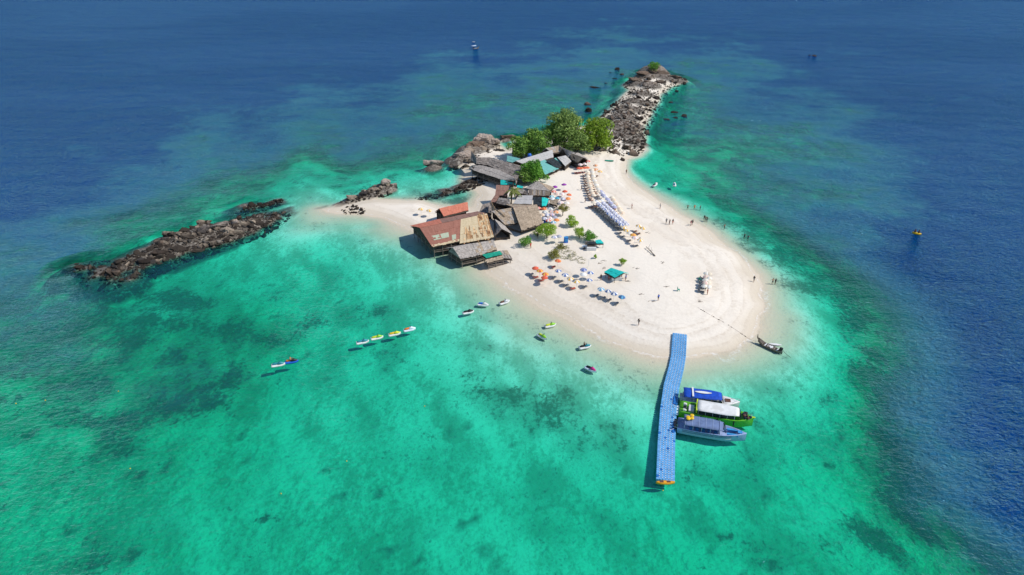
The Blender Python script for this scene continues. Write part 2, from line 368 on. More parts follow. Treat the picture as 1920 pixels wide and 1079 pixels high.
# sea bed: bare sand, mottling of weed and painted-in caustic light flecks, reef
und = maprange(n, l, zc, -0.6, -0.1, 1.0, 0.0)
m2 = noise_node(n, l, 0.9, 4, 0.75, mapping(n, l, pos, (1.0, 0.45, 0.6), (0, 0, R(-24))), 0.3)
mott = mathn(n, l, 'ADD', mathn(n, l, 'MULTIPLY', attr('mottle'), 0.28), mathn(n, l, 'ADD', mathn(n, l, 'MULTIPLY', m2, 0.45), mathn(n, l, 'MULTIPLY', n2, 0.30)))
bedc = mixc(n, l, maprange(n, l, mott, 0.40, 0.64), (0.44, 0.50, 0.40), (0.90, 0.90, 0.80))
swash = mathn(n, l, 'MULTIPLY', maprange(n, l, mathn(n, l, 'ABSOLUTE', mathn(n, l, 'SUBTRACT', zw, 0.06)), 0.045, 0.0), maprange(n, l, n2, 0.42, 0.62, 0, 0.6))
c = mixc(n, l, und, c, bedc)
c = mixc(n, l, swash, c, (0.88, 0.86, 0.82))
rf = mathn(n, l, 'ADD', attr('reef'), mathn(n, l, 'MULTIPLY', mathn(n, l, 'SUBTRACT', mathn(n, l, 'ADD', mathn(n, l, 'MULTIPLY', m2, .5), mathn(n, l, 'MULTIPLY', n2, .5)), 0.5), 3.4))
dp = maprange(n, l, zc, -1.0, -1.5)
rfac = mathn(n, l, 'MULTIPLY', maprange(n, l, rf, 0.12, 0.85), 0.95)
rfac = mathn(n, l, 'MAXIMUM', rfac, mathn(n, l, 'MULTIPLY', attr('spots'), mathn(n, l, 'MULTIPLY', dp, 0.8)))
rfac = mathn(n, l, 'MULTIPLY', rfac, maprange(n, l, zc, -0.08, -0.25))
c = mixc(n, l, rfac, c, mixc(n, l, n2, (0.09, 0.10, 0.075), (0.27, 0.27, 0.21)))
rk = mixc(n, l, maprange(n, l, n2, 0.3, 0.7), (0.035, 0.031, 0.027), (0.15, 0.125, 0.10))
rk = mixc(n, l, maprange(n, l, zc, 0.9, 2.4), rk, mixc(n, l, n2, (0.07, 0.058, 0.047), (0.24, 0.19, 0.155)))
c = mixc(n, l, mathn(n, l, 'MULTIPLY', attr('rock'), maprange(n, l, n2, 0.30, 0.55, 0.55, 1.0)), c, rk)
b = principled(n, l, c, maprange(n, l, wet, 0, 1, 0.95, 0.55), bump(n, l, n2, 0.45, 0.16), 0.25)
out(n, l, b)
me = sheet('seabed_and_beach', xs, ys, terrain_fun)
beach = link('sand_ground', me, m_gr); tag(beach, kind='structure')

# ------------------------------------------------------------------ the sea: one rippled surface over real depth
def water_fun(X, Y):
    z, reef, rock = ground(X, Y)
    return np.zeros(len(X)), {'depth': np.clip(-z / 0.6, 0, 30), 'gust': fbm(X * .4, Y, 60.0, 81, 3)}
m_wa, n, l = new_mat('sea_water')
geo = n.new('ShaderNodeNewGeometry'); pos = geo.outputs['Position']
da = n.new('ShaderNodeAttribute'); da.attribute_name = 'depth'; dep = da.outputs['Fac']
swell = noise_node(n, l, 0.11, 0, 0.5, mapping(n, l, pos, (0.45, 1.0, 1), (0, 0, R(5))), 0.4, '2D')
w1 = noise_node(n, l, 0.42, 2, 0.66, mapping(n, l, pos, (0.60, 1.0, 1), (0, 0, R(11))), 0.3, '2D')
w2 = noise_node(n, l, 1.2, 3, 0.78, mapping(n, l, pos, (0.6, 1.0, 1), (0, 0, R(-16))), 0.3, '2D')
ga = n.new('ShaderNodeAttribute'); ga.attribute_name = 'gust'; gust = ga.outputs['Fac']
off = maprange(n, l, dep, 0.5, 9.0, 0.25, 1.6)
h = mathn(n, l, 'MULTIPLY', swell, 2.0)
h = mathn(n, l, 'ADD', h, mathn(n, l, 'MULTIPLY', w1, 1.0))
h = mathn(n, l, 'ADD', h, mathn(n, l, 'MULTIPLY', w2, 1.0))
h = mathn(n, l, 'MULTIPLY', h, mathn(n, l, 'MULTIPLY', off, maprange(n, l, gust, 0.3, 0.7, 0.85, 1.15)))
nb = n.new('ShaderNodeBump'); nb.inputs['Strength'].default_value = 1.0; nb.inputs['Distance'].default_value = 0.46; l.new(h, nb.inputs['Height'])
nrm = nb.outputs[0]
# water clears or takes the light by its depth: exp(-absorption * depth) at each crossing
ABS = (0.78, 0.050, 0.145)
cc = n.new('ShaderNodeCombineColor')
for k in range(3): l.new(mathn(n, l, 'POWER', math.exp(-ABS[k]), dep), cc.inputs[k])
tr = n.new('ShaderNodeBsdfTransparent'); l.new(cc.outputs[0], tr.inputs[0])
body = n.new('ShaderNodeBsdfDiffuse'); l.new(mixc(n, l, maprange(n, l, dep, 5.5, 14.5), (0.045, 0.225, 0.37), (0.002, 0.055, 0.285)), body.inputs['Color']); l.new(nrm, body.inputs['Normal'])
bf = mathn(n, l, 'ADD', maprange(n, l, dep, 0.6, 3.2, 0.0, 0.12), maprange(n, l, dep, 3.4, 9.5, 0.0, 0.52))
ms = n.new('ShaderNodeMixShader'); l.new(bf, ms.inputs[0]); l.new(tr.outputs[0], ms.inputs[1]); l.new(body.outputs[0], ms.inputs[2])
gl = n.new('ShaderNodeBsdfGlossy'); gl.inputs['Roughness'].default_value = 0.045; l.new(nrm, gl.inputs['Normal'])
fr = n.new('ShaderNodeFresnel'); fr.inputs['IOR'].default_value = 1.22; l.new(nrm, fr.inputs['Normal'])
ms2 = n.new('ShaderNodeMixShader'); gl.inputs['Color'].default_value = (0.31, 0.66, 1.0, 1); l.new(mathn(n, l, 'MULTIPLY', fr.outputs[0], 0.62), ms2.inputs[0]); l.new(ms.outputs[0], ms2.inputs[1]); l.new(gl.outputs[0], ms2.inputs[2])
out(n, l, ms2)
sea = link('sea', sheet('sea', xs, ys, water_fun), m_wa); tag(sea, kind='structure')

# ------------------------------------------------------------------ rocks
def rock_material(name, low, mid, high, z0, z1):
    m, n, l = new_mat(name)
    geo = n.new('ShaderNodeNewGeometry'); pos = geo.outputs['Position']
    sp = n.new('ShaderNodeSeparateXYZ'); l.new(pos, sp.inputs[0])
    f = noise_node(n, l, 0.9, 5, 0.7, pos); f2 = noise_node(n, l, 4.0, 3, 0.65, pos)
    oi = n.new('ShaderNodeObjectInfo')
    zz = mathn(n, l, 'ADD', sp.outputs[2], mathn(n, l, 'MULTIPLY', mathn(n, l, 'SUBTRACT', f, 0.5), 1.6))
    zz = mathn(n, l, 'ADD', zz, mathn(n, l, 'MULTIPLY', mathn(n, l, 'SUBTRACT', oi.outputs['Random'], 0.5), 2.2))
    up = mixc(n, l, maprange(n, l, f2, 0.3, 0.7), mid, high)
    c = mixc(n, l, maprange(n, l, zz, z0, z1), low, up)
    c = mixc(n, l, maprange(n, l, f2, 0.56, 0.70, 0, 0.6), c, tuple(x * 0.4 for x in mid))
    b = principled(n, l, c, 0.9, bump(n, l, mathn(n, l, 'ADD', f, mathn(n, l, 'MULTIPLY', f2, 0.4)), 0.7, 0.35), 0.2)
    out(n, l, b); return m
M_TAN = rock_material('weathered_tan_rock', (0.045, 0.035, 0.027), (0.15, 0.115, 0.082), (0.47, 0.38, 0.295), 0.5, 2.1)
M_PALE = rock_material('pale_strata_rock', (0.05, 0.044, 0.04), (0.24, 0.19, 0.155), (0.56, 0.47, 0.40), 0.6, 2.6)
M_DARK = rock_material('dark_basalt_rock', (0.028, 0.021, 0.016), (0.095, 0.066, 0.048), (0.27, 0.195, 0.145), 0.4, 2.8)

def hull_mesh(seed, k=13):
    r = random.Random(seed); bm = bmesh.new()
    for i in range(k):
        v = Vector((r.gauss(0, 1), r.gauss(0, 1), r.gauss(0, 1))).normalized() * r.uniform(0.75, 1.0)
        v.z *= 0.8; bm.verts.new(v)
    res = bmesh.ops.convex_hull(bm, input=bm.verts)
    bmesh.ops.delete(bm, geom=[e for e in res['geom_interior'] if isinstance(e, bmesh.types.BMVert)], context='VERTS')
    me = bpy.data.meshes.new('boulder'); bm.to_mesh(me); bm.free(); return me
def strata_mesh(seed, sub=4):
    """a large layered rock: angular block, stepped beds that dip to one side, cracks across"""
    r = random.Random(seed); bm = bmesh.new()
    for i in range(16):
        v = Vector((r.gauss(0, 1), r.gauss(0, 1), r.gauss(0, 1))).normalized() * r.uniform(0.8, 1.1); v.z = max(v.z, -.6); bm.verts.new(v)
    res = bmesh.ops.convex_hull(bm, input=bm.verts)
    bmesh.ops.delete(bm, geom=[e for e in res['geom_interior'] if isinstance(e, bmesh.types.BMVert)], context='VERTS')
    for _ in range(sub - 1):
        bmesh.ops.subdivide_edges(bm, edges=bm.edges[:], cuts=1, use_grid_fill=True)
    bmesh.ops.triangulate(bm, faces=bm.faces[:])
    o = Vector((r.uniform(-50, 50), r.uniform(-50, 50), r.uniform(-50, 50))); dip = r.uniform(0.5, 0.9)
    for v in bm.verts:
        q = v.co.copy()
        bed = (q.z * .8 + dip * q.y) * 4.0 + mnoise.noise(q * 1.2 + o) * 0.5
        step = bed - math.floor(bed)
        k = 1.0 + 0.16 * (step - 0.5) + 0.16 * mnoise.noise(q * 2.1 + o) + 0.09 * mnoise.noise(q * 5.5 + o)
        if mnoise.noise(Vector((q.x * 2.6, q.z * .6, 0)) + o) > 0.30: k -= 0.13
        v.co = q * k
    me = bpy.data.meshes.new('rock_mass'); bm.to_mesh(me); bm.free(); return me
BOULDER = {id(m): [hull_mesh(100 + i + 37 * j, 11 + i % 5) for i in range(10)] for j, m in enumerate((M_TAN, M_PALE, M_DARK))}
for m in (M_TAN, M_PALE, M_DARK):
    for me in BOULDER[id(m)]: me.materials.append(m)
def put_boulder(name, mat, p, sx, sy, sz, parent=None, sink=0.3, r=rng, me=None):
    o = bpy.data.objects.new(name, me or r.choice(BOULDER[id(mat)])); COL.objects.link(o)
    o.location = (p.x, p.y, p.z + sz * (0.8 - sink) - sz * 0.35)
    o.rotation_euler = (r.uniform(-.7, .7), r.uniform(-.7, .7), r.uniform(0, 6.28)); o.scale = (sx, sy, sz)
    if parent is not None:
        o.parent = parent; o.location = Vector(o.location) - parent.location
    return o
def in_poly(x, y, poly):
    c = False
    for i in range(len(poly)):
        ax, ay = poly[i]; bx, by = poly[i - 1]
        if (ay > y) != (by > y) and x < (bx - ax) * (y - ay) / (by - ay) + ax: c = not c
    return c
def sample_poly(poly, n, r):
    xs_ = [p[0] for p in poly]; ys_ = [p[1] for p in poly]; o = []
    while len(o) < n:
        x, y = r.uniform(min(xs_), max(xs_)), r.uniform(min(ys_), max(ys_))
        if in_poly(x, y, poly): o.append((x, y))
    return o
def rubble(name, mat, pts, smin, smax, parent, r):
    """countless small stones joined into one part"""
    V, F = [], []
    src = BOULDER[id(mat)]
    P3 = [P(a, b) for a, b in pts]; Z = ground([p.x for p in P3], [p.y for p in P3])[0]
    for p, z in zip(P3, Z):
        s = smin + (smax - smin) * r.random() ** 2.2
        me = r.choice(src); M = Matrix.Rotation(r.uniform(0, 6.28), 3, 'Z') @ Matrix.Diagonal((s * r.uniform(.7, 1.4), s, s * r.uniform(.5, .9)))
        b = len(V); V += [tuple(M @ v.co + Vector((p.x, p.y, z + s * .15)) - parent.location) for v in me.vertices]
        F += [tuple(i + b for i in f.vertices) for f in me.polygons]
    me = bpy.data.meshes.new(name); me.from_pydata(V, [], F)
    o = link(name, me, mat, parent); o['kind'] = 'stuff'; return o
def rock_group(name, label, poly, n, smin, smax, mat, seed, nrub=0, cat='rocks', power=2.4, mats=None):
    r = random.Random(seed)
    cx = sum(p[0] for p in poly) / len(poly); cy_ = sum(p[1] for p in poly) / len(poly)
    root = empty(name, P(cx, cy_)); tag(root, label, cat)
    pts = sample_poly(poly, n, r); P3 = [P(a, b) for a, b in pts]; Z = ground([p.x for p in P3], [p.y for p in P3])[0]
    for p, z in zip(P3, Z):
        s = smin + (smax - smin) * r.random() ** power
        p.z = z; mm = r.choice(mats) if mats else mat
        put_boulder('boulder', mm, p, s * r.uniform(.8, 1.5), s * r.uniform(.7, 1.1), s * r.uniform(.6, 1.0), root, 0.3, r)
    if nrub: rubble('rubble', mat, sample_poly(poly, nrub, r), 0.16, 0.62, root, r)
    return root
def rock_mass(parent, px, py, L, W, H, yaw, seed, mat, tilt=0.0, name='rock_mass', dz=0.0):
    p = P(px, py); p.z = max(gz(p.x, p.y), -0.6) + dz
    o = link(name, strata_mesh(seed), mat)
    H *= .52; o.location = (p.x, p.y, p.z + H * 0.12); o.scale = (L / 2 * .85, W / 2 * .85, H / 1.4); o.rotation_euler = (tilt, 0.12, R(yaw))
    if parent is not None: o.parent = parent; o.location = Vector(o.location) - parent.location
    return o

LEFT_REEF = [(182,520),(215,492),(262,478),(300,452),(345,430),(392,420),(440,408),(500,398),(548,398),(540,412),(495,440),(450,452),(400,470),(350,486),(300,505),(240,528)]
rock_group('weed_rocks', 'submerged dark rocks trailing off the left end of the long reef', [(112,512),(150,490),(200,478),(215,492),(185,520),(235,530),(200,542),(170,535)], 36, 0.4, 1.2, M_DARK, 19, 120)
reef1 = rock_group('rock_reef', 'long reef of tan and dark boulders in the water left of the sand spit', LEFT_REEF, 295, 0.42, 1.5, M_TAN, 11, 2200, power=1.9, mats=[M_TAN, M_TAN, M_TAN, M_TAN, M_PALE, M_DARK])
for (a, b, L, W, H, yaw, sd, m) in [(385,438,7,5,3.6,20,1,M_PALE),(410,432,7,5,4.2,40,2,M_PALE),(352,452,6,4,3.0,-10,3,M_TAN),(430,440,6,4.5,3.4,10,4,M_TAN),(345,436,5,4,3.0,50,5,M_TAN),(318,445,5,3.6,3.2,10,6,M_TAN),(382,422,5.5,3.2,2.8,30,7,M_TAN),(375,470,5,3.5,2.2,15,8,M_TAN),(335,472,6,4,2.0,0,9,M_TAN),(460,428,5,4,2.4,20,10,M_TAN),(300,478,6,4,1.8,10,12,M_DARK),(275,492,5,4,1.5,10,13,M_DARK),(405,458,5,4,2.4,40,14,M_TAN),(480,420,4.5,3,1.6,20,15,M_TAN)]:
    rock_mass(reef1, a, b, L, W, H, yaw, sd, m)
for (a, b, L, W, H, lab) in [(133,503,5,3,1.3,'flat tan rock alone off the far left end of the long reef'),(190,500,3.6,2.6,1.0,'low dark rock just off the left end of the long reef')]:
    o = rock_mass(None, a, b, L, W, H, 15, int(a), M_TAN, 0, 'sea_rock'); tag(o, lab, 'rock')
rock_group('rock_shelf', 'low dark rocks awash behind the right end of the long reef', [(440,398),(462,388),(478,384),(515,376),(532,375),(525,383),(490,392),(455,400)], 34, 0.35, 1.2, M_DARK, 17, 260)

spit = rock_group('rock_outcrop', 'pale layered rock outcrop at the tip of the sand spit', [(632,386),(660,370),(690,358),(735,345),(742,358),(722,368),(690,374),(655,384)], 42, 0.4, 1.3, M_TAN, 23, 140)
for (a, b, L, W, H, yaw, sd, m) in [(722,354,6.4,5,4.6,25,31,M_PALE),(704,361,5,4,3.4,20,32,M_TAN),(684,368,5,4,3.2,20,33,M_PALE),(660,376,4.5,3,2.4,15,34,M_TAN),(738,350,4,3.6,3.4,40,35,M_PALE)]:
    rock_mass(spit, a, b, L, W, H, yaw, sd, m)
rock_group('rock_patch', 'small scatter of dark weedy rocks on the sand spit', [(640,396),(662,388),(686,394),(684,403),(650,402)], 20, 0.3, 0.8, M_DARK, 25, 50)

head = rock_group('rock_headland', 'large pale tilted rock slabs on the shore behind the grey thatched roofs', [(843,316),(866,296),(886,280),(905,268),(932,266),(940,282),(925,292),(900,300),(880,315),(850,320)], 40, 0.4, 1.4, M_TAN, 29, 120)
for (a, b, L, W, H, yaw, sd, m, dz) in [(910,277,13,6,7.5,32,41,M_PALE,0),(893,283,12,5,5.5,36,42,M_DARK,0),(868,301,10,5,6,34,43,M_PALE,0),(880,293,8,4,4.5,38,48,M_TAN,0),(884,306,7,6,4.5,10,44,M_TAN,0),(925,277,8,5,4.5,40,45,M_PALE,0),(852,312,6,4,2.2,20,46,M_PALE,0),(936,284,5,4,2.2,20,47,M_PALE,0)]:
    rock_mass(head, a, b, L, W, H, yaw, sd, m, -0.15, dz=dz)
o = rock_mass(None, 812, 313, 9.5, 5.5, 4.0, 22, 51, M_PALE, -0.15, 'sea_rock'); tag(o, 'big layered rock standing in the water left of the headland slabs', 'rock')
o = rock_mass(None, 952, 261, 9, 4.5, 2.8, 30, 52, M_DARK, -0.1, 'sea_rock'); tag(o, 'dark pointed rock in the sea left of the tall trees', 'rock')
rock_group('rock_patch', 'dark boulders by the lagoon below the stilted grey restaurant', [(850,356),(868,345),(890,338),(908,334),(915,345),(898,352),(872,360),(852,362)], 70, 0.35, 1.1, M_DARK, 33, 160)
rock_group('rock_patch', 'low dark stones in the shallow lagoon behind the spit', [(778,372),(800,366),(830,360),(850,356),(848,364),(815,372),(790,376)], 40, 0.25, 0.7, M_DARK, 35, 120)

NORTH = [(1118,228),(1138,206),(1158,188),(1182,171),(1168,161),(1194,145),(1225,132),(1258,140),(1292,153),(1264,167),(1248,180),(1240,202),(1226,224),(1214,246),(1212,270),(1202,291),(1170,292),(1148,290),(1140,270),(1136,250)]
north = rock_group('rocky_point', 'dark boulder strewn point running out to sea beyond the trees', NORTH, 295, 0.42, 1.55, M_DARK, 37, 2600, power=2.2, mats=[M_DARK, M_DARK, M_TAN])
for (a, b, L, W, H, yaw, sd) in [(1226,143,9,6,2.6,10,61),(1204,149,12,7,3.8,20,62),(1243,148,12,7,3.6,-10,63),(1266,153,11,6,3.0,-5,64),(1190,156,9,5,2.6,15,67),(1190,160,8,5,2.6,20,65),(1236,158,9,6,3.2,0,66)]:
    rock_mass(north, a, b, L, W, H, yaw, sd, M_DARK)
rock_group('boulder_bank', 'bank of mixed brown boulders at the top of the beach below the trees', [(1105,285),(1130,272),(1142,268),(1150,286),(1176,296),(1160,296),(1135,290),(1112,290)], 46, 0.4, 1.5, M_TAN, 39, 120)
for (a, b, s, lab) in [(1188,290,2.0,'largest dark boulder at the waterline where beach meets rocky point'),(1176,278,1.9,'round dark boulder on the sand edge of the rocky point'),(1203,277,1.3,'dark boulder in the shallows just right of the rocky point'),(1150,287,1.6,'flat brown boulder on sand at the head of the beach'),(1167,301,1.1,'small brown boulder alone on the sand near the green canoe')]:
    p = G(a, b); o = put_boulder('boulder', M_DARK, p, s * 1.2, s, s * .75, None, .25, random.Random(a)); tag(o, lab, 'boulder')
SEAROCK = [(1157,131,4.2,2.2,'tallest of the dark rocks off the left side of the rocky point'),(1147,136,3.4,1.2,'dark rock beside the tallest one off the rocky point'),(1166,140,3.6,1.2,'low dark rock right of the tallest one off the rocky point'),(1153,148,3.2,.9,'dark rock awash between offshore rocks and point'),(1115,164,7,1.2,'long low dark rock farthest left of the rocky point'),(1137,156,2.4,.8,'small dark rock between the long low rock and the point'),(1101,196,4.5,2.0,'dark rock in the sea behind the tall trees, far one'),(1103,209,5.0,2.6,'dark rock in the sea behind the tall trees, near one'),
 (1263,211,4.2,1.2,'far dark rock in the water right of the point'),(1265,221,3.2,1.0,'middle dark rock in the water right of the point'),(1284,218,4.2,1.4,'rightmost dark rock in the water off the point'),(1250,224,3.0,.8,'near dark rock in the water right of the point'),(1270,171,4,1.0,'dark rock awash just below the tip of the point'),(1258,192,3,.8,'small dark rock off the middle of the point'),(1527,105,7.0,.6,'dark rock breaking the open sea at upper right'),(1518,104,3.0,.6,'small rock tip beside the open sea rock at upper right')]
for a, b, s, h, lab in SEAROCK:
    r = random.Random(a * 7 + b); p = P(a, b); o = link('sea_rock', strata_mesh(a, 3), M_DARK)
    h *= .62; o.location = (p.x, p.y, h * .1 - .2); o.scale = (s / 2, s / 2 * .7, h); o.rotation_euler = (0, 0, r.uniform(0, 3)); tag(o, lab, 'rock', 'rocks in the sea')

# ------------------------------------------------------------------ buildings: roofs of loose sheets over posts, walls and decks
def streaky(name, cols, rough=0.85, obj_var=0.16, scale=2.2, rust=None, rust_amt=0.5, bumpy=0.5, metal=0.0):
    m, n, l = new_mat(name)
    geo = n.new('ShaderNodeNewGeometry'); pos = geo.outputs['Position']
    f = noise_node(n, l, scale, 4, 0.7, pos); g = noise_node(n, l, scale * 6, 2, 0.6, mapping(n, l, pos, (1, 1, .3)))
    oi = n.new('ShaderNodeObjectInfo')
    c = mixc(n, l, maprange(n, l, mathn(n, l, 'ADD', mathn(n, l, 'MULTIPLY', f, .6), mathn(n, l, 'MULTIPLY', g, .4)), 0.36, 0.64), cols[0], cols[1])
    if rust:
        rr = noise_node(n, l, 0.7, 5, 0.75, pos)
        c = mixc(n, l, maprange(n, l, rr, rust_amt, rust_amt + 0.12, 0, 0.85), c, rust)
    v = maprange(n, l, oi.outputs['Random'], 0, 1, 1 - obj_var, 1 + obj_var, False)
    cc = n.new('ShaderNodeCombineColor')
    for i in range(3): l.new(v, cc.inputs[i])
    c = mixc(n, l, 1.0, c, cc.outputs[0], 'MULTIPLY')
    b = principled(n, l, c, rough, bump(n, l, g, bumpy, 0.06), 0.25, metal)
    out(n, l, b); return m
M_RUSTRED = streaky('faded_red_iron', ((0.30, 0.12, 0.085), (0.38, 0.175, 0.125)), 0.7, 0.07, rust=(0.26, 0.13, 0.09), rust_amt=.56)
M_ORANGE = streaky('orange_red_iron', ((0.52, 0.15, 0.09), (0.62, 0.22, 0.14)), 0.65, 0.06)
M_BROWNIRON = streaky('brown_iron', ((0.26, 0.14, 0.11), (0.36, 0.21, 0.16)), 0.75, 0.08)
M_CREAM = streaky('cream_iron', ((0.56, 0.44, 0.26), (0.66, 0.54, 0.36)), 0.65, 0.04)
M_PLANKMIX = streaky('rusty_strips', ((0.34, 0.17, 0.07), (0.68, 0.47, 0.26)), 0.85, 0.45, scale=1.2, rust=(0.22, 0.09, 0.04), rust_amt=.5)
M_PALEGREEN = streaky('pale_green_sheet', ((0.38, 0.43, 0.30), (0.46, 0.50, 0.38)), 0.7, 0.03)
M_THATCH = streaky('brown_thatch', ((0.27, 0.205, 0.145), (0.52, 0.41, 0.30)), 0.95, 0.10, bumpy=0.9)
M_THATCHG = streaky('grey_thatch', ((0.27, 0.235, 0.21), (0.54, 0.485, 0.43)), 0.95, 0.10, bumpy=0.9)
M_THATCHD = streaky('dark_old_thatch', ((0.13, 0.11, 0.098), (0.37, 0.32, 0.28)), 0.95, 0.22, bumpy=0.9)
M_GREYROOF = streaky('grey_sheet', ((0.40, 0.39, 0.38), (0.52, 0.50, 0.48)), 0.8, 0.06)
M_TEALROOF = streaky('teal_sheet', ((0.14, 0.42, 0.38), (0.22, 0.52, 0.47)), 0.6, 0.05)
M_TEALCLOTH = paint('bright_teal_cloth', (0.015, 0.53, 0.48), 0.75, 0.10, 0.03)
M_GREENCLOTH = paint('green_tarp', (0.01, 0.30, 0.20), 0.7, 0.12)
M_NETDARK = paint('black_shade_net', (0.028, 0.038, 0.045), 0.9, 0.25)
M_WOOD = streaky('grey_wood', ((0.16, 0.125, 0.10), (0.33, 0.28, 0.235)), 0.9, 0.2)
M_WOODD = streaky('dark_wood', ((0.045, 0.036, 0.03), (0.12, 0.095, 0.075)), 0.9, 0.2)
M_WHITE = paint('white_paint', (0.78, 0.78, 0.76), 0.45, 0.05, dirt=(0.66, 0.65, 0.62), scale=1.1)
M_BLUETARP = paint('blue_tarp', (0.03, 0.16, 0.62), 0.6, 0.12)

def slab_mesh(name, q, th):
    """thin closed slab on four corners a b (top edge) c d (bottom edge)"""
    a, b, c, d = q; nn = (b - a).cross(d - a).normalized()
    if nn.z < 0: nn = -nn
    v = [a, b, c, d]; vs = [p - nn * th for p in v] + v
    me = bpy.data.meshes.new(name)
    me.from_pydata([tuple(p) for p in vs], [], [(0, 1, 2, 3), (7, 6, 5, 4), (0, 4, 5, 1), (1, 5, 6, 2), (2, 6, 7, 3), (3, 7, 4, 0)])
    return me
def lerp(a, b, t): return a + (b - a) * t
def along(poly, t):
    n_ = len(poly) - 1; k = min(int(t * n_), n_ - 1); return lerp(poly[k], poly[k + 1], t * n_ - k)
def clad(roof, top, bot, mat, nu, nv, th=0.05, jit=0.04, name='roof_sheet', seed=0, loc=Vector((0, 0, 0)), ragged=0.0):
    r = random.Random(seed)
    for j in range(nv):
        for i in range(nu):
            t0, t1 = i / nu, (i + 1) / nu
            v0, v1 = max(0, j / nv - 0.03), min(1.0, (j + 1) / nv + 0.02) + (r.uniform(-ragged, ragged) if j == nv - 1 else 0)
            A0, A1, B0, B1 = along(top, t0), along(top, t1), along(bot, t0), along(bot, t1)
            g = 0.012 + r.uniform(0, jit) * 0.4
            q = [lerp(A0, B0, v0), lerp(A1, B1, v0), lerp(A1, B1, v1), lerp(A0, B0, v1)]
            ctr = (q[0] + q[1] + q[2] + q[3]) / 4
            q = [ctr + (p - ctr) * (1 - g * 0.5) for p in q]
            up = Vector((0, 0, 1)); lift = 0.03 + r.uniform(0, jit) + 0.012 * ((i + j) % 2)
            q = [q[0] + up * lift, q[1] + up * (lift + r.uniform(-jit, jit) * .3), q[2] + up * (lift + 0.05), q[3] + up * (lift + 0.05)]
            mm = r.choice(mat) if isinstance(mat, (list, tuple)) else mat
            link(name, slab_mesh(name, [p - loc for p in q], th), mm, roof)
def hull2(pts):
    pts = sorted({(round(p[0], 3), round(p[1], 3)) for p in pts})
    def half(ps):
        h = []
        for p in ps:
            while len(h) > 1 and (h[-1][0] - h[-2][0]) * (p[1] - h[-2][1]) - (h[-1][1] - h[-2][1]) * (p[0] - h[-2][0]) <= 0: h.pop()
            h.append(p)
        return h
    a = half(pts); b = half(pts[::-1]); return a[:-1] + b[:-1]
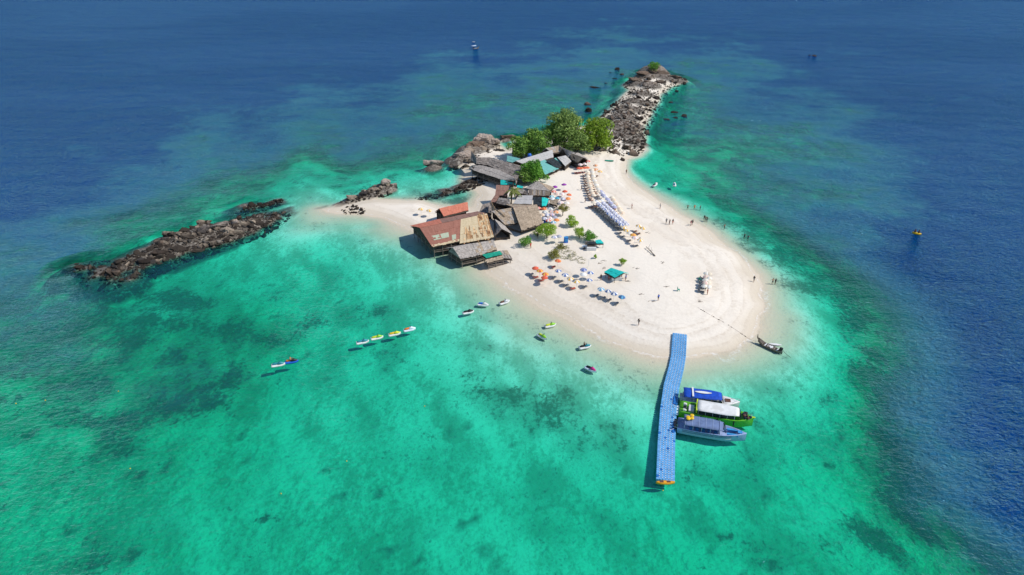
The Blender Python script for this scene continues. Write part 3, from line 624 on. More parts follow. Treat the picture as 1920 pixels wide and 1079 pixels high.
def building(name, label, cat, faces, floor=None, walls=True, post_step=2.6, shrink=0.86, wall_mat=None, post_r=0.09, front_open=True, rail=False, seed=1):
    W = []
    for f in faces:
        top = [P(*p) for p in f['top']]; bot = [P(*p) for p in f['bot']]; W.append((top, bot, f))
        if f.get('mirror'):
            zb = f.get('mz', bot[0].z); k = f.get('mk', 1.0)
            mb = [Vector((t.x + (t.x - b.x) * k, t.y + (t.y - b.y) * k, zb)) for t, b in zip(top, bot)]
            g = dict(f); g['mirror'] = False; W.append((top, mb, g))
    allp = [p for t, b, _ in W for p in t + b]
    H = hull2([(p.x, p.y) for p in allp])
    cx = sum(p[0] for p in H) / len(H); cy_ = sum(p[1] for p in H) / len(H)
    gzc = gz(cx, cy_); base = floor if floor is not None else gzc
    root = empty(name, (cx, cy_, max(gzc, -3))); tag(root, label, cat); L = Vector(root.location)
    eave = min(p.z for t, b, _ in W for p in b)
    S = [(cx + (x - cx) * shrink, cy_ + (y - cy_) * shrink) for x, y in H]
    for k, (top, bot, f) in enumerate(W):
        u = MB(); n_ = len(top)
        vs = [p - L - Vector((0, 0, .34)) for p in top + bot] + [p - L - Vector((0, 0, .28)) for p in top + bot]; m_ = 2 * n_
        fs = []
        for i in range(n_ - 1):
            fs += [(i, i + 1, n_ + i + 1, n_ + i), (m_ + n_ + i, m_ + n_ + i + 1, m_ + i + 1, m_ + i), (n_ + i, n_ + i + 1, m_ + n_ + i + 1, m_ + n_ + i), (i + 1, i, m_ + i, m_ + i + 1)]
        fs += [(0, n_, m_ + n_, m_), (n_ - 1, m_ + n_ - 1, m_ + 2 * n_ - 1, 2 * n_ - 1)]
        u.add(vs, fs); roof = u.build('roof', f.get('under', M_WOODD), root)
        clad(roof, top, bot, f['mat'], f.get('nu', 10), f.get('nv', 3), f.get('th', .05), f.get('jit', .05), f.get('piece', 'roof_sheet'), seed * 31 + k, L, f.get('rag', 0.02))
    # gable infill
    for f in faces:
        for gp in f.get('gable', []):
            q = [P(*p) for p in gp]; mb = MB(); off = Vector((0.0, 0.05, 0))
            mb.add([p - L for p in q] + [p - L + off for p in q], [(0, 1, 2), (5, 4, 3), (0, 3, 4, 1), (1, 4, 5, 2), (2, 5, 3, 0)]); mb.build('gable', f.get('gmat', M_WOODD), root)
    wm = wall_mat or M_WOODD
    n_ = len(S)
    for i in range(n_):
        a, b = Vector((S[i][0], S[i][1], 0)), Vector((S[(i + 1) % n_][0], S[(i + 1) % n_][1], 0))
        d = b - a; ln = d.length
        if ln < 0.6: continue
        nrm = Vector((d.y, -d.x, 0)).normalized(); ang = math.atan2(d.y, d.x)
        k = max(1, int(ln / post_step))
        for j in range(k):
            p = lerp(a, b, j / k); g0 = min(gz(p.x, p.y), base) - 0.4
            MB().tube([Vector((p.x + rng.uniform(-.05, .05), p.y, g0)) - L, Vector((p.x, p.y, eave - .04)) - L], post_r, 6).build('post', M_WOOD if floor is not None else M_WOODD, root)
        if walls:
            front = nrm.y < -0.25 or nrm.x < -0.75
            h = (eave - base) * (0.38 if (front and front_open) else 0.97); m = (a + b) / 2 - nrm * 0.12
            np_ = max(1, int(ln / 1.6))
            for j in range(np_):
                c = lerp(a, b, (j + .5) / np_) - nrm * 0.12
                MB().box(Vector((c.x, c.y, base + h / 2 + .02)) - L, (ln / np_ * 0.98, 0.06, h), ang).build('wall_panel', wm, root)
        if rail and nrm.y < 0.3:
            for hz in (0.45, 0.95):
                MB().tube([Vector((a.x, a.y, base + hz)) - L, Vector((b.x, b.y, base + hz)) - L], 0.045, 5).build('rail', M_WOOD, root)
    if floor is not None:
        vs = [Vector((x, y, floor)) - L for x, y in S]; m_ = len(vs)
        mb = MB(); mb.add([v - Vector((0, 0, .16)) for v in vs] + vs, [tuple(range(m_))[::-1], tuple(range(m_, 2 * m_))] + [(i, (i + 1) % m_, m_ + (i + 1) % m_, m_ + i) for i in range(m_)])
        mb.build('deck', M_WOOD, root)
    return root, L, W

# long house on stilts
main, mL, mW = building('stilt_house', 'long stilt house with patched rusty red and cream iron roof over the water', 'house', [
    dict(top=[(787,428,5.5),(864,411.8,5.5)], bot=[(810,463.5,3.3),(861.5,452.5,3.3)], mat=M_RUSTRED, nu=16, nv=3),
    dict(top=[(864,411.6,5.55),(913,401.2,5.55)], bot=[(862,456,3.15),(926,444.5,3.25)], mat=M_CREAM, nu=10, nv=3),
    dict(top=[(787,427.6,5.5),(829,418.6,5.5)], bot=[(769,424,3.4),(824,411.5,3.4)], mat=M_ORANGE, nu=8, nv=2),
    dict(top=[(829,418.6,5.5),(913,401,5.5)], bot=[(824,411.8,3.4),(896,397,3.4)], mat=M_BROWNIRON, nu=14, nv=2)],
    floor=1.5, post_step=2.2, shrink=0.93, rail=True, seed=3)
def patch(root, L, W, face, u0, u1, v0, v1, mat, nu, nv, name, seed, lift=.12, ragged=0.0, skip=0.0):
    top, bot = W[face][0], W[face][1]; r = random.Random(seed)
    roofs = [c for c in root.children if c.name.split('.')[0] == 'roof']; roof = roofs[face]
    for j in range(nv):
        for i in range(nu):
            if r.random() < skip: continue
            t0, t1 = u0 + (u1 - u0) * i / nu, u0 + (u1 - u0) * (i + 1) / nu
            a0, a1 = v0 + (v1 - v0) * j / nv + r.uniform(-ragged, ragged), v0 + (v1 - v0) * (j + 1) / nv + r.uniform(-ragged, ragged) * .7
            q = [lerp(along(top, t), along(bot, t), s) + Vector((0, 0, lift + 0.02 * (i % 2) + 0.03 * j)) for t, s in ((t0, a0), (t1, a0), (t1, a1), (t0, a1))]
            ctr = (q[0] + q[1] + q[2] + q[3]) / 4; q = [ctr + (p - ctr) * 0.95 - L for p in q]
            link(name, slab_mesh(name, q, 0.035), mat, roof)
patch(main, mL, mW, 0, 0.16, 0.66, 0.50, 0.74, M_PALEGREEN, 2, 1, 'roof_patch', 5)
patch(main, mL, mW, 0, 0.74, 0.88, 0.66, 0.92, M_PALEGREEN, 1, 1, 'roof_patch', 6)
patch(main, mL, mW, 0, 0.02, 1.0, 0.93, 1.03, M_CREAM, 14, 1, 'roof_patch', 7, ragged=.02)
patch(main, mL, mW, 1, 0.12, 1.0, 0.50, 1.02, M_PLANKMIX, 26, 2, 'roof_strip', 8, ragged=.14, skip=.18)
patch(main, mL, mW, 1, 0.62, 1.0, 0.02, 0.52, M_PLANKMIX, 10, 2, 'roof_strip', 9, ragged=.10, skip=.22)
patch(main, mL, mW, 1, 0.0, 1.0, 0.95, 1.05, M_CREAM, 10, 1, 'roof_patch', 10, ragged=.02, lift=.2)
# dark timber gable closing the left end of the long house, and lean-to rafters
q = [P(787,428,5.4), P(770.5,425,3.35), P(810,463,3.25)]
mb = MB(); mb.add([p - mL for p in q] + [p - mL + Vector((.1, 0, 0)) for p in q], [(0, 1, 2), (5, 4, 3), (0, 3, 4, 1), (1, 4, 5, 2), (2, 5, 3, 0)]); mb.build('gable', M_WOODD, main)

building('gable_house', 'small house with bright salmon red pitched iron roof behind the long stilt house', 'house', [
    dict(top=[(823.5,391.5,5.0),(876.7,379.2,5.0)], bot=[(832,406.7,3.2),(878.5,395,3.2)], mat=M_ORANGE, nu=11, nv=2, mirror=True, mk=1.2)], post_step=2.4, front_open=False)
building('thatched_hut', 'grey thatched hut on stilts in front of the long house', 'hut', [
    dict(top=[(849,465,4.3),(886,457.5,4.3)], bot=[(864,487,2.6),(896,480,2.6)], mat=M_THATCHG, nu=8, nv=4, piece='thatch_panel', th=.08, jit=.07, mirror=True, rag=.03),
    dict(top=[(886,457.5,4.35),(925,450.5,4.35)], bot=[(896,481,2.55),(932,468.5,2.6)], mat=[M_THATCHG, M_THATCHG, M_THATCH], nu=8, nv=4, piece='thatch_panel', th=.08, jit=.07, mirror=True, rag=.03),
    dict(top=[(849,465,4.3),(849.5,465,4.3)], bot=[(841,471.5,2.7),(863.5,487,2.6)], mat=M_THATCHD, nu=3, nv=3, piece='thatch_panel')],
    floor=1.0, post_step=2.0, rail=True, seed=5)
building('green_roof_hut', 'little stilt hut with a green tarp roof beside the grey thatched hut', 'hut', [
    dict(top=[(904,478,3.3),(937,470.8,3.3)], bot=[(912.5,485.2,2.9),(942.5,477.8,2.9)], mat=M_GREENCLOTH, nu=4, nv=1, piece='tarp', jit=.02),
    dict(top=[(912.5,487,2.6),(942.5,479.5,2.6)], bot=[(913,494.5,2.0),(945,486,2.0)], mat=M_THATCH, nu=8, nv=2, piece='plank', jit=.06, rag=.05),
    dict(top=[(937,471,2.7),(951,470,2.5)], bot=[(944,486,2.1),(961,487,1.9)], mat=[M_THATCH, M_THATCHG, M_WOOD], nu=6, nv=2, piece='plank', jit=.10, rag=.06)],
    floor=0.8, post_step=1.6, walls=False, rail=True, seed=6)
building('thatched_hall', 'large brown thatched hall in the middle of the village', 'building', [
    dict(top=[(962,389.5,6.0),(1007,384.5,6.0)], bot=[(978,433,3.2),(1018,420,3.2)], mat=M_THATCH, nu=12, nv=6, piece='thatch_panel', th=.09, jit=.08, mirror=True, rag=.03),
    dict(top=[(922,396,5.4),(962,390,5.6)], bot=[(947,422.5,3.4),(973,419,3.4)], mat=[M_THATCH, M_THATCH, M_THATCHG], nu=9, nv=5, piece='thatch_panel', th=.09, jit=.08, rag=.03),
    dict(top=[(962,389.3,6.05),(1007,384.3,6.05)], bot=[(963,392,5.75),(1008,387,5.75)], mat=M_BROWNIRON, nu=8, nv=1, piece='ridge_sheet', jit=.02)], post_step=3.0, shrink=.82, seed=7)
building('swept_roof_hut', 'hut with an upswept brown iron and thatch roof left of the thatched hall', 'hut', [
    dict(top=[(920.5,378,6.6),(929,392,5.8),(946,405,4.9)], bot=[(922,394,5.0),(929,402,4.6),(945,410,4.2)], mat=[M_THATCH, M_PLANKMIX], nu=9, nv=2, piece='roof_sheet', mirror=True)], shrink=.7, seed=8)
building('grey_gable_hut', 'small weathered grey gabled hut at the right end of the long stilt house', 'hut', [
    dict(top=[(927,411.5,4.8),(941,430,4.4)], bot=[(942,419,3.2),(961,440,2.9)], mat=M_THATCHG, nu=6, nv=3, piece='roof_sheet'),
    dict(top=[(927,411.5,4.8),(941,430,4.4)], bot=[(926,424,3.2),(927.5,443,2.9)], mat=M_THATCHD, nu=6, nv=3, piece='roof_sheet')], post_step=2.0, shrink=.8, front_open=True, seed=9)
building('dark_thatch_hut', 'low dark thatched hut between the salmon roof and the thatched hall', 'hut', [
    dict(top=[(905,384,4.6),(921,380,4.6)], bot=[(898,399,3.1),(922,401,3.1)], mat=M_THATCHD, nu=7, nv=4, piece='thatch_panel', th=.08, mirror=True, mk=.8)], seed=10)
building('red_lean_to', 'narrow rusty red iron roof left of the coconut palm', 'hut', [
    dict(top=[(930.5,347.5,5.6),(955,348.5,5.6)], bot=[(928.5,366,4.0),(950,369,4.0)], mat=M_BROWNIRON, nu=8, nv=2),
    dict(top=[(928.5,366,4.0),(937,367,4.0)], bot=[(919.5,379,2.9),(929,381,2.9)], mat=M_BROWNIRON, nu=4, nv=2)], seed=11, shrink=.8, front_open=False)
building('hip_roof_hut', 'grey thatched hut with a pyramid roof and slatted thatch front', 'hut', [
    dict(top=[(1006,341.5,5.8),(1010,341.5,5.8)], bot=[(991,355.5,4.3),(1031,359,4.3)], mat=M_THATCHG, nu=8, nv=4, piece='thatch_panel', jit=.07),
    dict(top=[(1010,341.5,5.8),(1010.3,341.5,5.8)], bot=[(1031,358.5,4.3),(1039,352,4.3)], mat=M_THATCH, nu=4, nv=4, piece='thatch_panel', jit=.07),
    dict(top=[(1006,341.5,5.8),(1006.3,341.5,5.8)], bot=[(985,353,4.3),(991,355.5,4.3)], mat=M_THATCHG, nu=3, nv=3, piece='thatch_panel', jit=.07),
    dict(top=[(991,355.5,4.3),(1031,359,4.3)], bot=[(991,367.5,2.9),(1031,368.5,2.9)], mat=[M_THATCH, M_WOOD, M_THATCHG], nu=18, nv=1, piece='thatch_slat', jit=.08, rag=.06)], seed=12, shrink=.8)
building('grey_sheet_shed', 'shed with a plain light grey flat roof right of the palm', 'shed', [
    dict(top=[(972,367,3.9),(999.5,367,3.9)], bot=[(962,383,3.6),(997,383.5,3.6)], mat=M_GREYROOF, nu=6, nv=2, jit=.02)], seed=13)
building('net_shelter', 'dark shade net shelter with a bright teal curved end in the village', 'shelter', [
    dict(top=[(1000,370.5,4.2),(1016,370.5,4.4)], bot=[(999.5,385,3.0),(1016,387,3.0)], mat=M_NETDARK, nu=3, nv=2, piece='net_panel', jit=.02),
    dict(top=[(1016,370.5,4.4),(1024,371.5,4.2),(1029,374,3.8)], bot=[(1016,387,3.0),(1022,387.5,2.9),(1025,386,2.7)], mat=M_TEALCLOTH, nu=4, nv=1, piece='tarp', jit=.02)], seed=14)
building('thatch_awning', 'small brown thatch awning among the crowded village umbrellas', 'shelter', [
    dict(top=[(1031,372,3.6),(1047,374,3.6)], bot=[(1030.5,382,2.9),(1045,386.5,2.9)], mat=M_THATCH, nu=6, nv=3, piece='thatch_panel', jit=.06)], walls=False, seed=15)
building('palm_foot_hut', 'small dark thatched hut at the foot of the coconut palm', 'hut', [
    dict(top=[(936,371,4.4),(955,374,4.4)], bot=[(930,382,3.0),(958,388,3.0)], mat=[M_THATCHD, M_THATCHG], nu=6, nv=3, piece='thatch_panel', mirror=True, mk=.8)], seed=31)
building('leaning_side_hut', 'low dark lean-to joined to the left of the slatted thatch hut', 'hut', [
    dict(top=[(982,352,4.2),(990,355,4.2)], bot=[(972,362,2.9),(990,367,2.9)], mat=M_THATCHD, nu=4, nv=3, piece='thatch_panel')], seed=32)
building('shore_shed', 'grey shed roof between the red lean-to and the stilted restaurant', 'shed', [
    dict(top=[(968,354,4.0),(984,357,4.0)], bot=[(966,362,3.2),(980,364,3.2)], mat=M_THATCHG, nu=4, nv=2, piece='roof_sheet')], seed=33)
# north restaurant row
building('long_restaurant', 'long grey sheet roofed restaurant in front of the tall trees', 'building', [
    dict(top=[(967,302.5,5.6),(1036,281.5,5.6)], bot=[(988,311.5,4.0),(1038,295.5,4.0)], mat=M_GREYROOF, nu=18, nv=2, mirror=True, mk=.8)], seed=16, post_step=3.2)
building('teal_roof_shed', 'pale teal iron roofed shed beside the round tree', 'shed', [
    dict(top=[(1008,305,4.4),(1021,300,4.4)], bot=[(1022,328.5,3.0),(1047.5,317,3.0)], mat=M_TEALROOF, nu=8, nv=3, jit=.02)], seed=17)
building('panel_roof_shed', 'shed with dark panels and a teal striped edge on its roof', 'shed', [
    dict(top=[(1024,302,4.7),(1039,297.5,4.7)], bot=[(1044.5,316.5,3.1),(1056.5,310.5,3.1)], mat=M_NETDARK, nu=4, nv=2, piece='roof_panel', jit=.01),
    dict(top=[(1039,297.5,4.7),(1042,296.5,4.7)], bot=[(1056.5,310.5,3.1),(1059,309,3.1)], mat=M_TEALROOF, nu=1, nv=3, jit=.01)], seed=18)
building('back_thatch_house', 'brown thatched house behind the long grey restaurant', 'house', [
    dict(top=[(1023,278.5,6.2),(1048,273.5,6.4),(1054,277.5,6.2)], bot=[(1037,288,4.6),(1050,286,4.6),(1060,286,4.6)], mat=[M_THATCH, M_THATCHG], nu=10, nv=3, piece='thatch_panel', mirror=True, mk=.6)], seed=19)
building('side_thatch_house', 'grey thatched house under the right hand tall tree', 'house', [
    dict(top=[(1053,277.5,6.0),(1079,287,5.6)], bot=[(1059,287,4.4),(1066,296,4.2)], mat=M_THATCHG, nu=7, nv=3, piece='thatch_panel', mirror=True, mk=.5)], seed=20)
building('beach_end_house', 'brown thatched house nearest the red umbrellas at the head of the beach', 'house', [
    dict(top=[(1073,288.5,5.6),(1094,296,5.4)], bot=[(1064.5,295,4.0),(1083,306,3.6)], mat=M_THATCH, nu=8, nv=3, piece='thatch_panel', jit=.06),
    dict(top=[(1073,288.5,5.6),(1094,296,5.4)], bot=[(1084,287,4.2),(1103,298.5,3.8)], mat=M_THATCHG, nu=8, nv=3, piece='thatch_panel', jit=.06)], seed=21)
building('centre_grey_house', 'grey roofed house between the dark panel shed and the beach end house', 'house', [
    dict(top=[(1045,295.5,5.0),(1061,292,5.0)], bot=[(1060,312.5,3.3),(1072,303,3.3)], mat=M_GREYROOF, nu=6, nv=3, mirror=True, mk=.5)], seed=22)
building('small_teal_shed', 'small dull teal roofed shed left of the long restaurant', 'shed', [
    dict(top=[(951,292,4.6),(976,298,4.6)], bot=[(950,303.5,3.6),(964,306.5,3.6)], mat=M_TEALROOF, nu=5, nv=2, jit=.02)], seed=23)
# two long curved thatch roofs on the lagoon side
building('curved_dark_longhouse', 'long dark old thatched roof curving up at its left end', 'building', [
    dict(top=[(884,284,6.6),(893,296,5.9),(918,296,5.7),(950,305,5.6),(979.5,315.5,5.6)], bot=[(882,301,4.6),(893,308,4.4),(916,311,4.3),(944,324,4.2),(969.5,337,4.2)], mat=M_THATCHD, nu=24, nv=4, piece='thatch_panel', th=.09, jit=.12, rag=.05, mirror=True, mk=.5)], seed=24, shrink=.8)
building('stilted_restaurant', 'long grey thatched restaurant on stilts above the lagoon boulders', 'building', [
    dict(top=[(886,310,4.6),(905,311,4.6),(935,319,4.6),(960,331,4.6),(967.5,338,4.5)], bot=[(878.5,315,3.5),(890,321,3.5),(910,327.5,3.5),(940,337.5,3.5),(966.5,341,3.5)], mat=M_THATCHG, nu=20, nv=2, piece='thatch_panel', th=.08, jit=.06, mirror=True, mk=.5)], floor=1.9, seed=25, post_step=2.4, rail=True)
building('teal_tarp_screen', 'bright teal tarp wall at the right end of the stilted restaurant', 'screen', [
    dict(top=[(938.5,337.8,3.5),(968,338.6,3.6)], bot=[(938.5,347,2.3),(967,347.5,2.3)], mat=M_TEALCLOTH, nu=4, nv=1, piece='tarp', jit=.02)], walls=False, seed=26)
building('teal_awning', 'small bright teal awning just right of the palm crown', 'awning', [
    dict(top=[(970,347.5,3.5),(981,350,3.5)], bot=[(969,352,3.2),(979.5,354,3.2)], mat=M_TEALCLOTH, nu=2, nv=1, piece='tarp', jit=.01)], walls=False, seed=27)
# beach stalls
def stall(name, label, roof, mat, seed, counter=True):
    root, L, W = building(name, label, 'stall', roof, walls=False, post_step=1.8, post_r=.05, shrink=.84, seed=seed)
    if counter:
        H = [c for t, b, _ in W for c in t + b]; c = sum(H, Vector()) / len(H); g = gz(c.x, c.y)
        MB().box(Vector((c.x, c.y - .9, g + .45)) - L, (2.4, .5, .9)).build('counter', M_WHITE, root)
        MB().box(Vector((c.x - .2, c.y + .9, g + .8)) - L, (2.6, .1, 1.6)).build('back_wall', M_WOOD, root)
    return root
stall('beach_kiosk', 'beach kiosk with a bright teal pitched roof on the open sand', [
    dict(top=[(1146,502.5,3.7),(1170,511.5,3.7)], bot=[(1132.5,510.5,3.0),(1153,521.5,3.0)], mat=M_TEALCLOTH, nu=5, nv=2, piece='roof_sheet', jit=.015, mirror=True, mk=.6)], None, 41)
stall('bar_stall', 'grey wooden bar stall with dark roof beside the teal awning', [
    dict(top=[(1101.5,454,3.6),(1114,452.5,3.6)], bot=[(1101,459,3.3),(1119,457.5,3.3)], mat=M_NETDARK, nu=4, nv=1, piece='roof_panel', jit=.02)], None, 42)
stall('teal_beach_awning', 'bright teal cloth awning on thin posts beside the grey bar stall', [
    dict(top=[(1116,451,3.5),(1126,449.5,3.5)], bot=[(1118,457.5,3.1),(1132.5,457,3.1)], mat=M_TEALCLOTH, nu=3, nv=1, piece='tarp', jit=.02)], None, 43, False)

# ------------------------------------------------------------------ trees and plants
def leaf_mat(name, dark, lite, trans=0.25):
    m, n, l = new_mat(name)
    geo = n.new('ShaderNodeNewGeometry')
    f = noise_node(n, l, 0.55, 2, 0.5, geo.outputs['Position'])
    k = mathn(n, l, 'ADD', mathn(n, l, 'MULTIPLY', geo.outputs['Random Per Island'], 0.6), mathn(n, l, 'MULTIPLY', f, 0.5))
    c = mixc(n, l, maprange(n, l, k, 0.25, 0.85), dark, lite)
    b = principled(n, l, c, 0.6, None, 0.25)
    t = n.new('ShaderNodeBsdfTranslucent'); l.new(c, t.inputs[0])
    ms = n.new('ShaderNodeMixShader'); ms.inputs[0].default_value = trans; l.new(b.outputs[0], ms.inputs[1]); l.new(t.outputs[0], ms.inputs[2])
    out(n, l, ms); return m
L_DEEP = leaf_mat('deep_green_leaves', (0.095, 0.20, 0.03), (0.26, 0.44, 0.075))
L_MID = leaf_mat('grey_green_leaves', (0.12, 0.21, 0.045), (0.34, 0.47, 0.12))
L_OLIVE = leaf_mat('olive_leaves', (0.11, 0.21, 0.012), (0.36, 0.50, 0.045))
L_BRIGHT = leaf_mat('bright_green_leaves', (0.06, 0.20, 0.02), (0.20, 0.45, 0.05))
L_LIME = leaf_mat('lime_leaves', (0.20, 0.38, 0.02), (0.48, 0.66, 0.08), .4)
L_YELLOW = leaf_mat('yellowing_leaves', (0.17, 0.18, 0.03), (0.40, 0.38, 0.09), .3)
L_DRY = leaf_mat('dry_scrub', (0.34, 0.34, 0.20), (0.58, 0.54, 0.38), .1)
L_PALM = leaf_mat('palm_fronds', (0.07, 0.10, 0.018), (0.24, 0.26, 0.07), .2)
M_BARK = streaky('bark', ((0.10, 0.075, 0.055), (0.22, 0.175, 0.14)), 0.95, 0.1)
def leaves(lobes, n_, size, r, shell=0.55):
    V = np.zeros((n_, 4, 3)); tot = sum(a * b * c for _, (a, b, c) in lobes) ; k = 0
    w = [(a * b * c) ** 0.67 for _, (a, b, c) in lobes]; sw = sum(w); rs = np.random.RandomState(r.randint(0, 99999))
    idx = rs.choice(len(lobes), n_, p=[x / sw for x in w])
    C = np.array([l_[0] for l_ in lobes])[idx]; A = np.array([l_[1] for l_ in lobes])[idx]
    d = rs.normal(size=(n_, 3)); d /= np.linalg.norm(d, axis=1)[:, None]
    d[:, 2] = np.where(d[:, 2] < -0.7, -d[:, 2] * .5, d[:, 2])
    rad = shell + (1.06 - shell) * rs.random_sample(n_) ** 0.6
    # twigs gather the leaves into clumps
    cl = rs.normal(size=(max(8, n_ // 26), 3)); cl /= np.linalg.norm(cl, axis=1)[:, None]
    near = cl[rs.randint(0, len(cl), n_)]; mixv = rs.random_sample(n_)[:, None] < .6
    d = np.where(mixv, near + d * .22, d); d /= np.linalg.norm(d, axis=1)[:, None]
    d[:, 2] = np.where(d[:, 2] < -0.75, -d[:, 2] * .4, d[:, 2])
    ctr = C + d * A * rad[:, None]
    nrm = d * .7 + rs.normal(size=(n_, 3)) * .55 + np.array([0, 0, .35]); nrm /= np.linalg.norm(nrm, axis=1)[:, None]
    t = np.cross(nrm, rs.normal(size=(n_, 3))); t /= np.linalg.norm(t, axis=1)[:, None]; b = np.cross(nrm, t)
    s = size * (0.6 + 0.8 * rs.random_sample(n_))[:, None]
    V[:, 0] = ctr - t * s * .5; V[:, 1] = ctr + b * s * .36 - nrm * s * .06; V[:, 2] = ctr + t * s * .5; V[:, 3] = ctr - b * s * .36 - nrm * s * .06
    F = np.arange(n_ * 4).reshape(-1, 4)
    me = bpy.data.meshes.new('crown'); me.from_pydata(V.reshape(-1, 3).tolist(), [], F.tolist()); return me
def tree(name, label, px, py, h, w, mat, n_, size, seed, cat='tree', trunk=0.35, nl=9, group=None, flat=1.0, lean=(0, 0)):
    r = random.Random(seed); p = G(px, py)
    root = empty(name, p); tag(root, label, cat, group)
    lobes = []
    zc = h * (1 - (1 - trunk) * .5)
    nl = int(nl * 1.7)
    for k in range(nl):
        a = 6.283 * k / nl * 2.4 + r.uniform(-.5, .5); d = r.uniform(.2, .80) * w / 2
        lobes.append(((d * math.cos(a) + lean[0], d * math.sin(a) + lean[1], h * r.uniform(trunk + .14 * (1 - trunk), .95 - .25 * d / (w / 2))), (w * r.uniform(.10, .24), w * r.uniform(.10, .24), h * (1 - trunk) * r.uniform(.12, .26) * flat)))
    lobes.append(((lean[0], lean[1], zc), (w * .33, w * .33, h * (1 - trunk) * .46)))
    link('crown', leaves(lobes, n_, size, r), mat, root)
    mb = MB(); tr_ = max(.06, h * .028)
    mb.tube([(0, 0, -.3), (lean[0] * .2, lean[1] * .2, h * trunk * .6), (lean[0] * .6, lean[1] * .6, zc)], [tr_ * 1.3, tr_, tr_ * .5], 7)
    mb.build('trunk', M_BARK, root)
    lb = MB()
    for (c, a) in lobes[:6]:
        lb.tube([(lean[0] * .2, lean[1] * .2, h * trunk * .55), (c[0] * .5, c[1] * .5, (h * trunk + c[2]) * .5), c], [tr_ * .6, tr_ * .4, tr_ * .15], 5)
    lb.build('limb', M_BARK, root)
    return root
tree('shade_tree', 'dark green bushy tree at the left end of the tall tree group', 978, 297, 7.5, 10, L_DEEP, 4500, .6, 1, trunk=.03, nl=12)
tree('shade_tree', 'mid green tree second from the left in the tall tree group', 1003, 292, 9.0, 12, L_DEEP, 5000, .6, 2, trunk=.03, nl=12)
tree('shade_tree', 'tallest grey green tree in the middle of the tall tree group', 1058, 279, 13.5, 15, L_MID, 8000, .6, 3, nl=16, trunk=.05)
tree('shade_tree', 'lower grey green tree leaning over the roofs below the tallest tree', 1083, 285, 8, 12, L_MID, 5000, .55, 4, trunk=.02, nl=12)
tree('shade_tree', 'yellow green tree at the right end of the tall tree group', 1113, 281, 12, 12.5, L_OLIVE, 7500, .55, 5, nl=15, trunk=.03)
tree('shade_tree', 'small dark tree filling the gap left of the tallest tree', 1040, 282, 10, 9, L_DEEP, 3500, .55, 6, trunk=.03)
tree('shade_tree', 'olive shrubby tree at the right foot of the yellow green tree', 1130, 279, 6.5, 7, L_OLIVE, 2000, .42, 7, trunk=.1)
tree('round_tree', 'round bright green tree between the dark longhouse and teal shed', 999, 341, 7.2, 9.0, L_BRIGHT, 6000, .45, 8, trunk=.03, nl=13)
tree('round_tree', 'darker green tree at the left foot of the round bright tree', 986, 346, 5.5, 7, L_DEEP, 2200, .4, 9, trunk=.1)
BUSH = [(1071,425,3.4,3.6,L_LIME,1300,'lime green bush alone on the sand right of the thatched hall'),(1025,447,4.2,6.4,L_LIME,2300,'wide lime green tree at the front corner of the thatched hall'),(986,461,2.6,4.2,L_BRIGHT,900,'low green bush on sand in front of the grey gabled hut'),
 (1086,447,2.9,3.6,L_LIME,1000,'lime bush just behind the grey bar stall, left one'),(1104,452,2.7,4.6,L_BRIGHT,1300,'spreading green bush just behind the grey bar stall, right one'),(1038,485,2.6,3.4,L_YELLOW,900,'yellow green shrub above the red umbrella on the front beach'),(1055,405,3.6,3.6,L_YELLOW,800,'small yellowing tree beside the crowded village umbrellas'),
 (1007,443,1.9,3.0,L_LIME,350,'thin green shrub under the front eave of the thatched hall'),(1166,498,1.9,2.0,L_LIME,380,'small bright green shrub alone behind the teal kiosk'),(1116,485,1.3,1.0,L_LIME,120,'tiny green sapling on open sand left of the kiosk'),(1225,137,5.5,6.5,L_BRIGHT,900,'bright shrub on the summit of the rocky point'),(1050,466,1.4,3.2,L_YELLOW,300,'straggly yellow shrub left of the bar stall')]
for k, (a, b, h, w, m, n_, lab) in enumerate(BUSH):
    tree('bush', lab, a, b, h, w, m, int(n_ * 1.9), .21 if w < 7 and a != 1225 else .36, 60 + k, 'bush', trunk=(.05 if k != 6 else .35) if k != 1 else .18, nl=7, group='bushes on the sand')
# coconut palm
p = G(958, 383); palm = empty('coconut_palm', p); tag(palm, 'coconut palm with drooping fronds between the red lean-to and grey shed', 'palm')
MB().tube([(0, 0, -.3), (.2, 0, 2), (.7, 0, 4.6)], [.24, .18, .13], 8).build('trunk', M_BARK, palm)
rr = random.Random(5)
for k in range(20):
    a = 6.283 * k / 20 + rr.uniform(-.15, .15); ln = rr.uniform(2.3, 3.1); rise = rr.uniform(-.2, 1.1); mb = MB(); prev = None
    cs = [(t * ln, rise * t * 1.2 - 1.9 * t * t * (1.1 - .3 * rise)) for t in [i / 6 for i in range(7)]]
    for i in range(6):
        (x0, z0), (x1, z1) = cs[i], cs[i + 1]
        for side in (-1, 1):
            wd0 = .42 * (1 - (i / 6) ** 2) + .04; wd1 = .42 * (1 - ((i + 1) / 6) ** 2) + .02
            q = [(x0, 0, z0), (x1, 0, z1), (x1 + .12, side * wd1, z1 - wd1 * .5), (x0 + .12, side * wd0, z0 - wd0 * .5)]
            mb.add([(.7 + x * math.cos(a) - y * math.sin(a), x * math.sin(a) + y * math.cos(a), 4.6 + z) for x, y, z in q], [(0, 1, 2, 3)])
    mb.build('frond', L_PALM, palm)
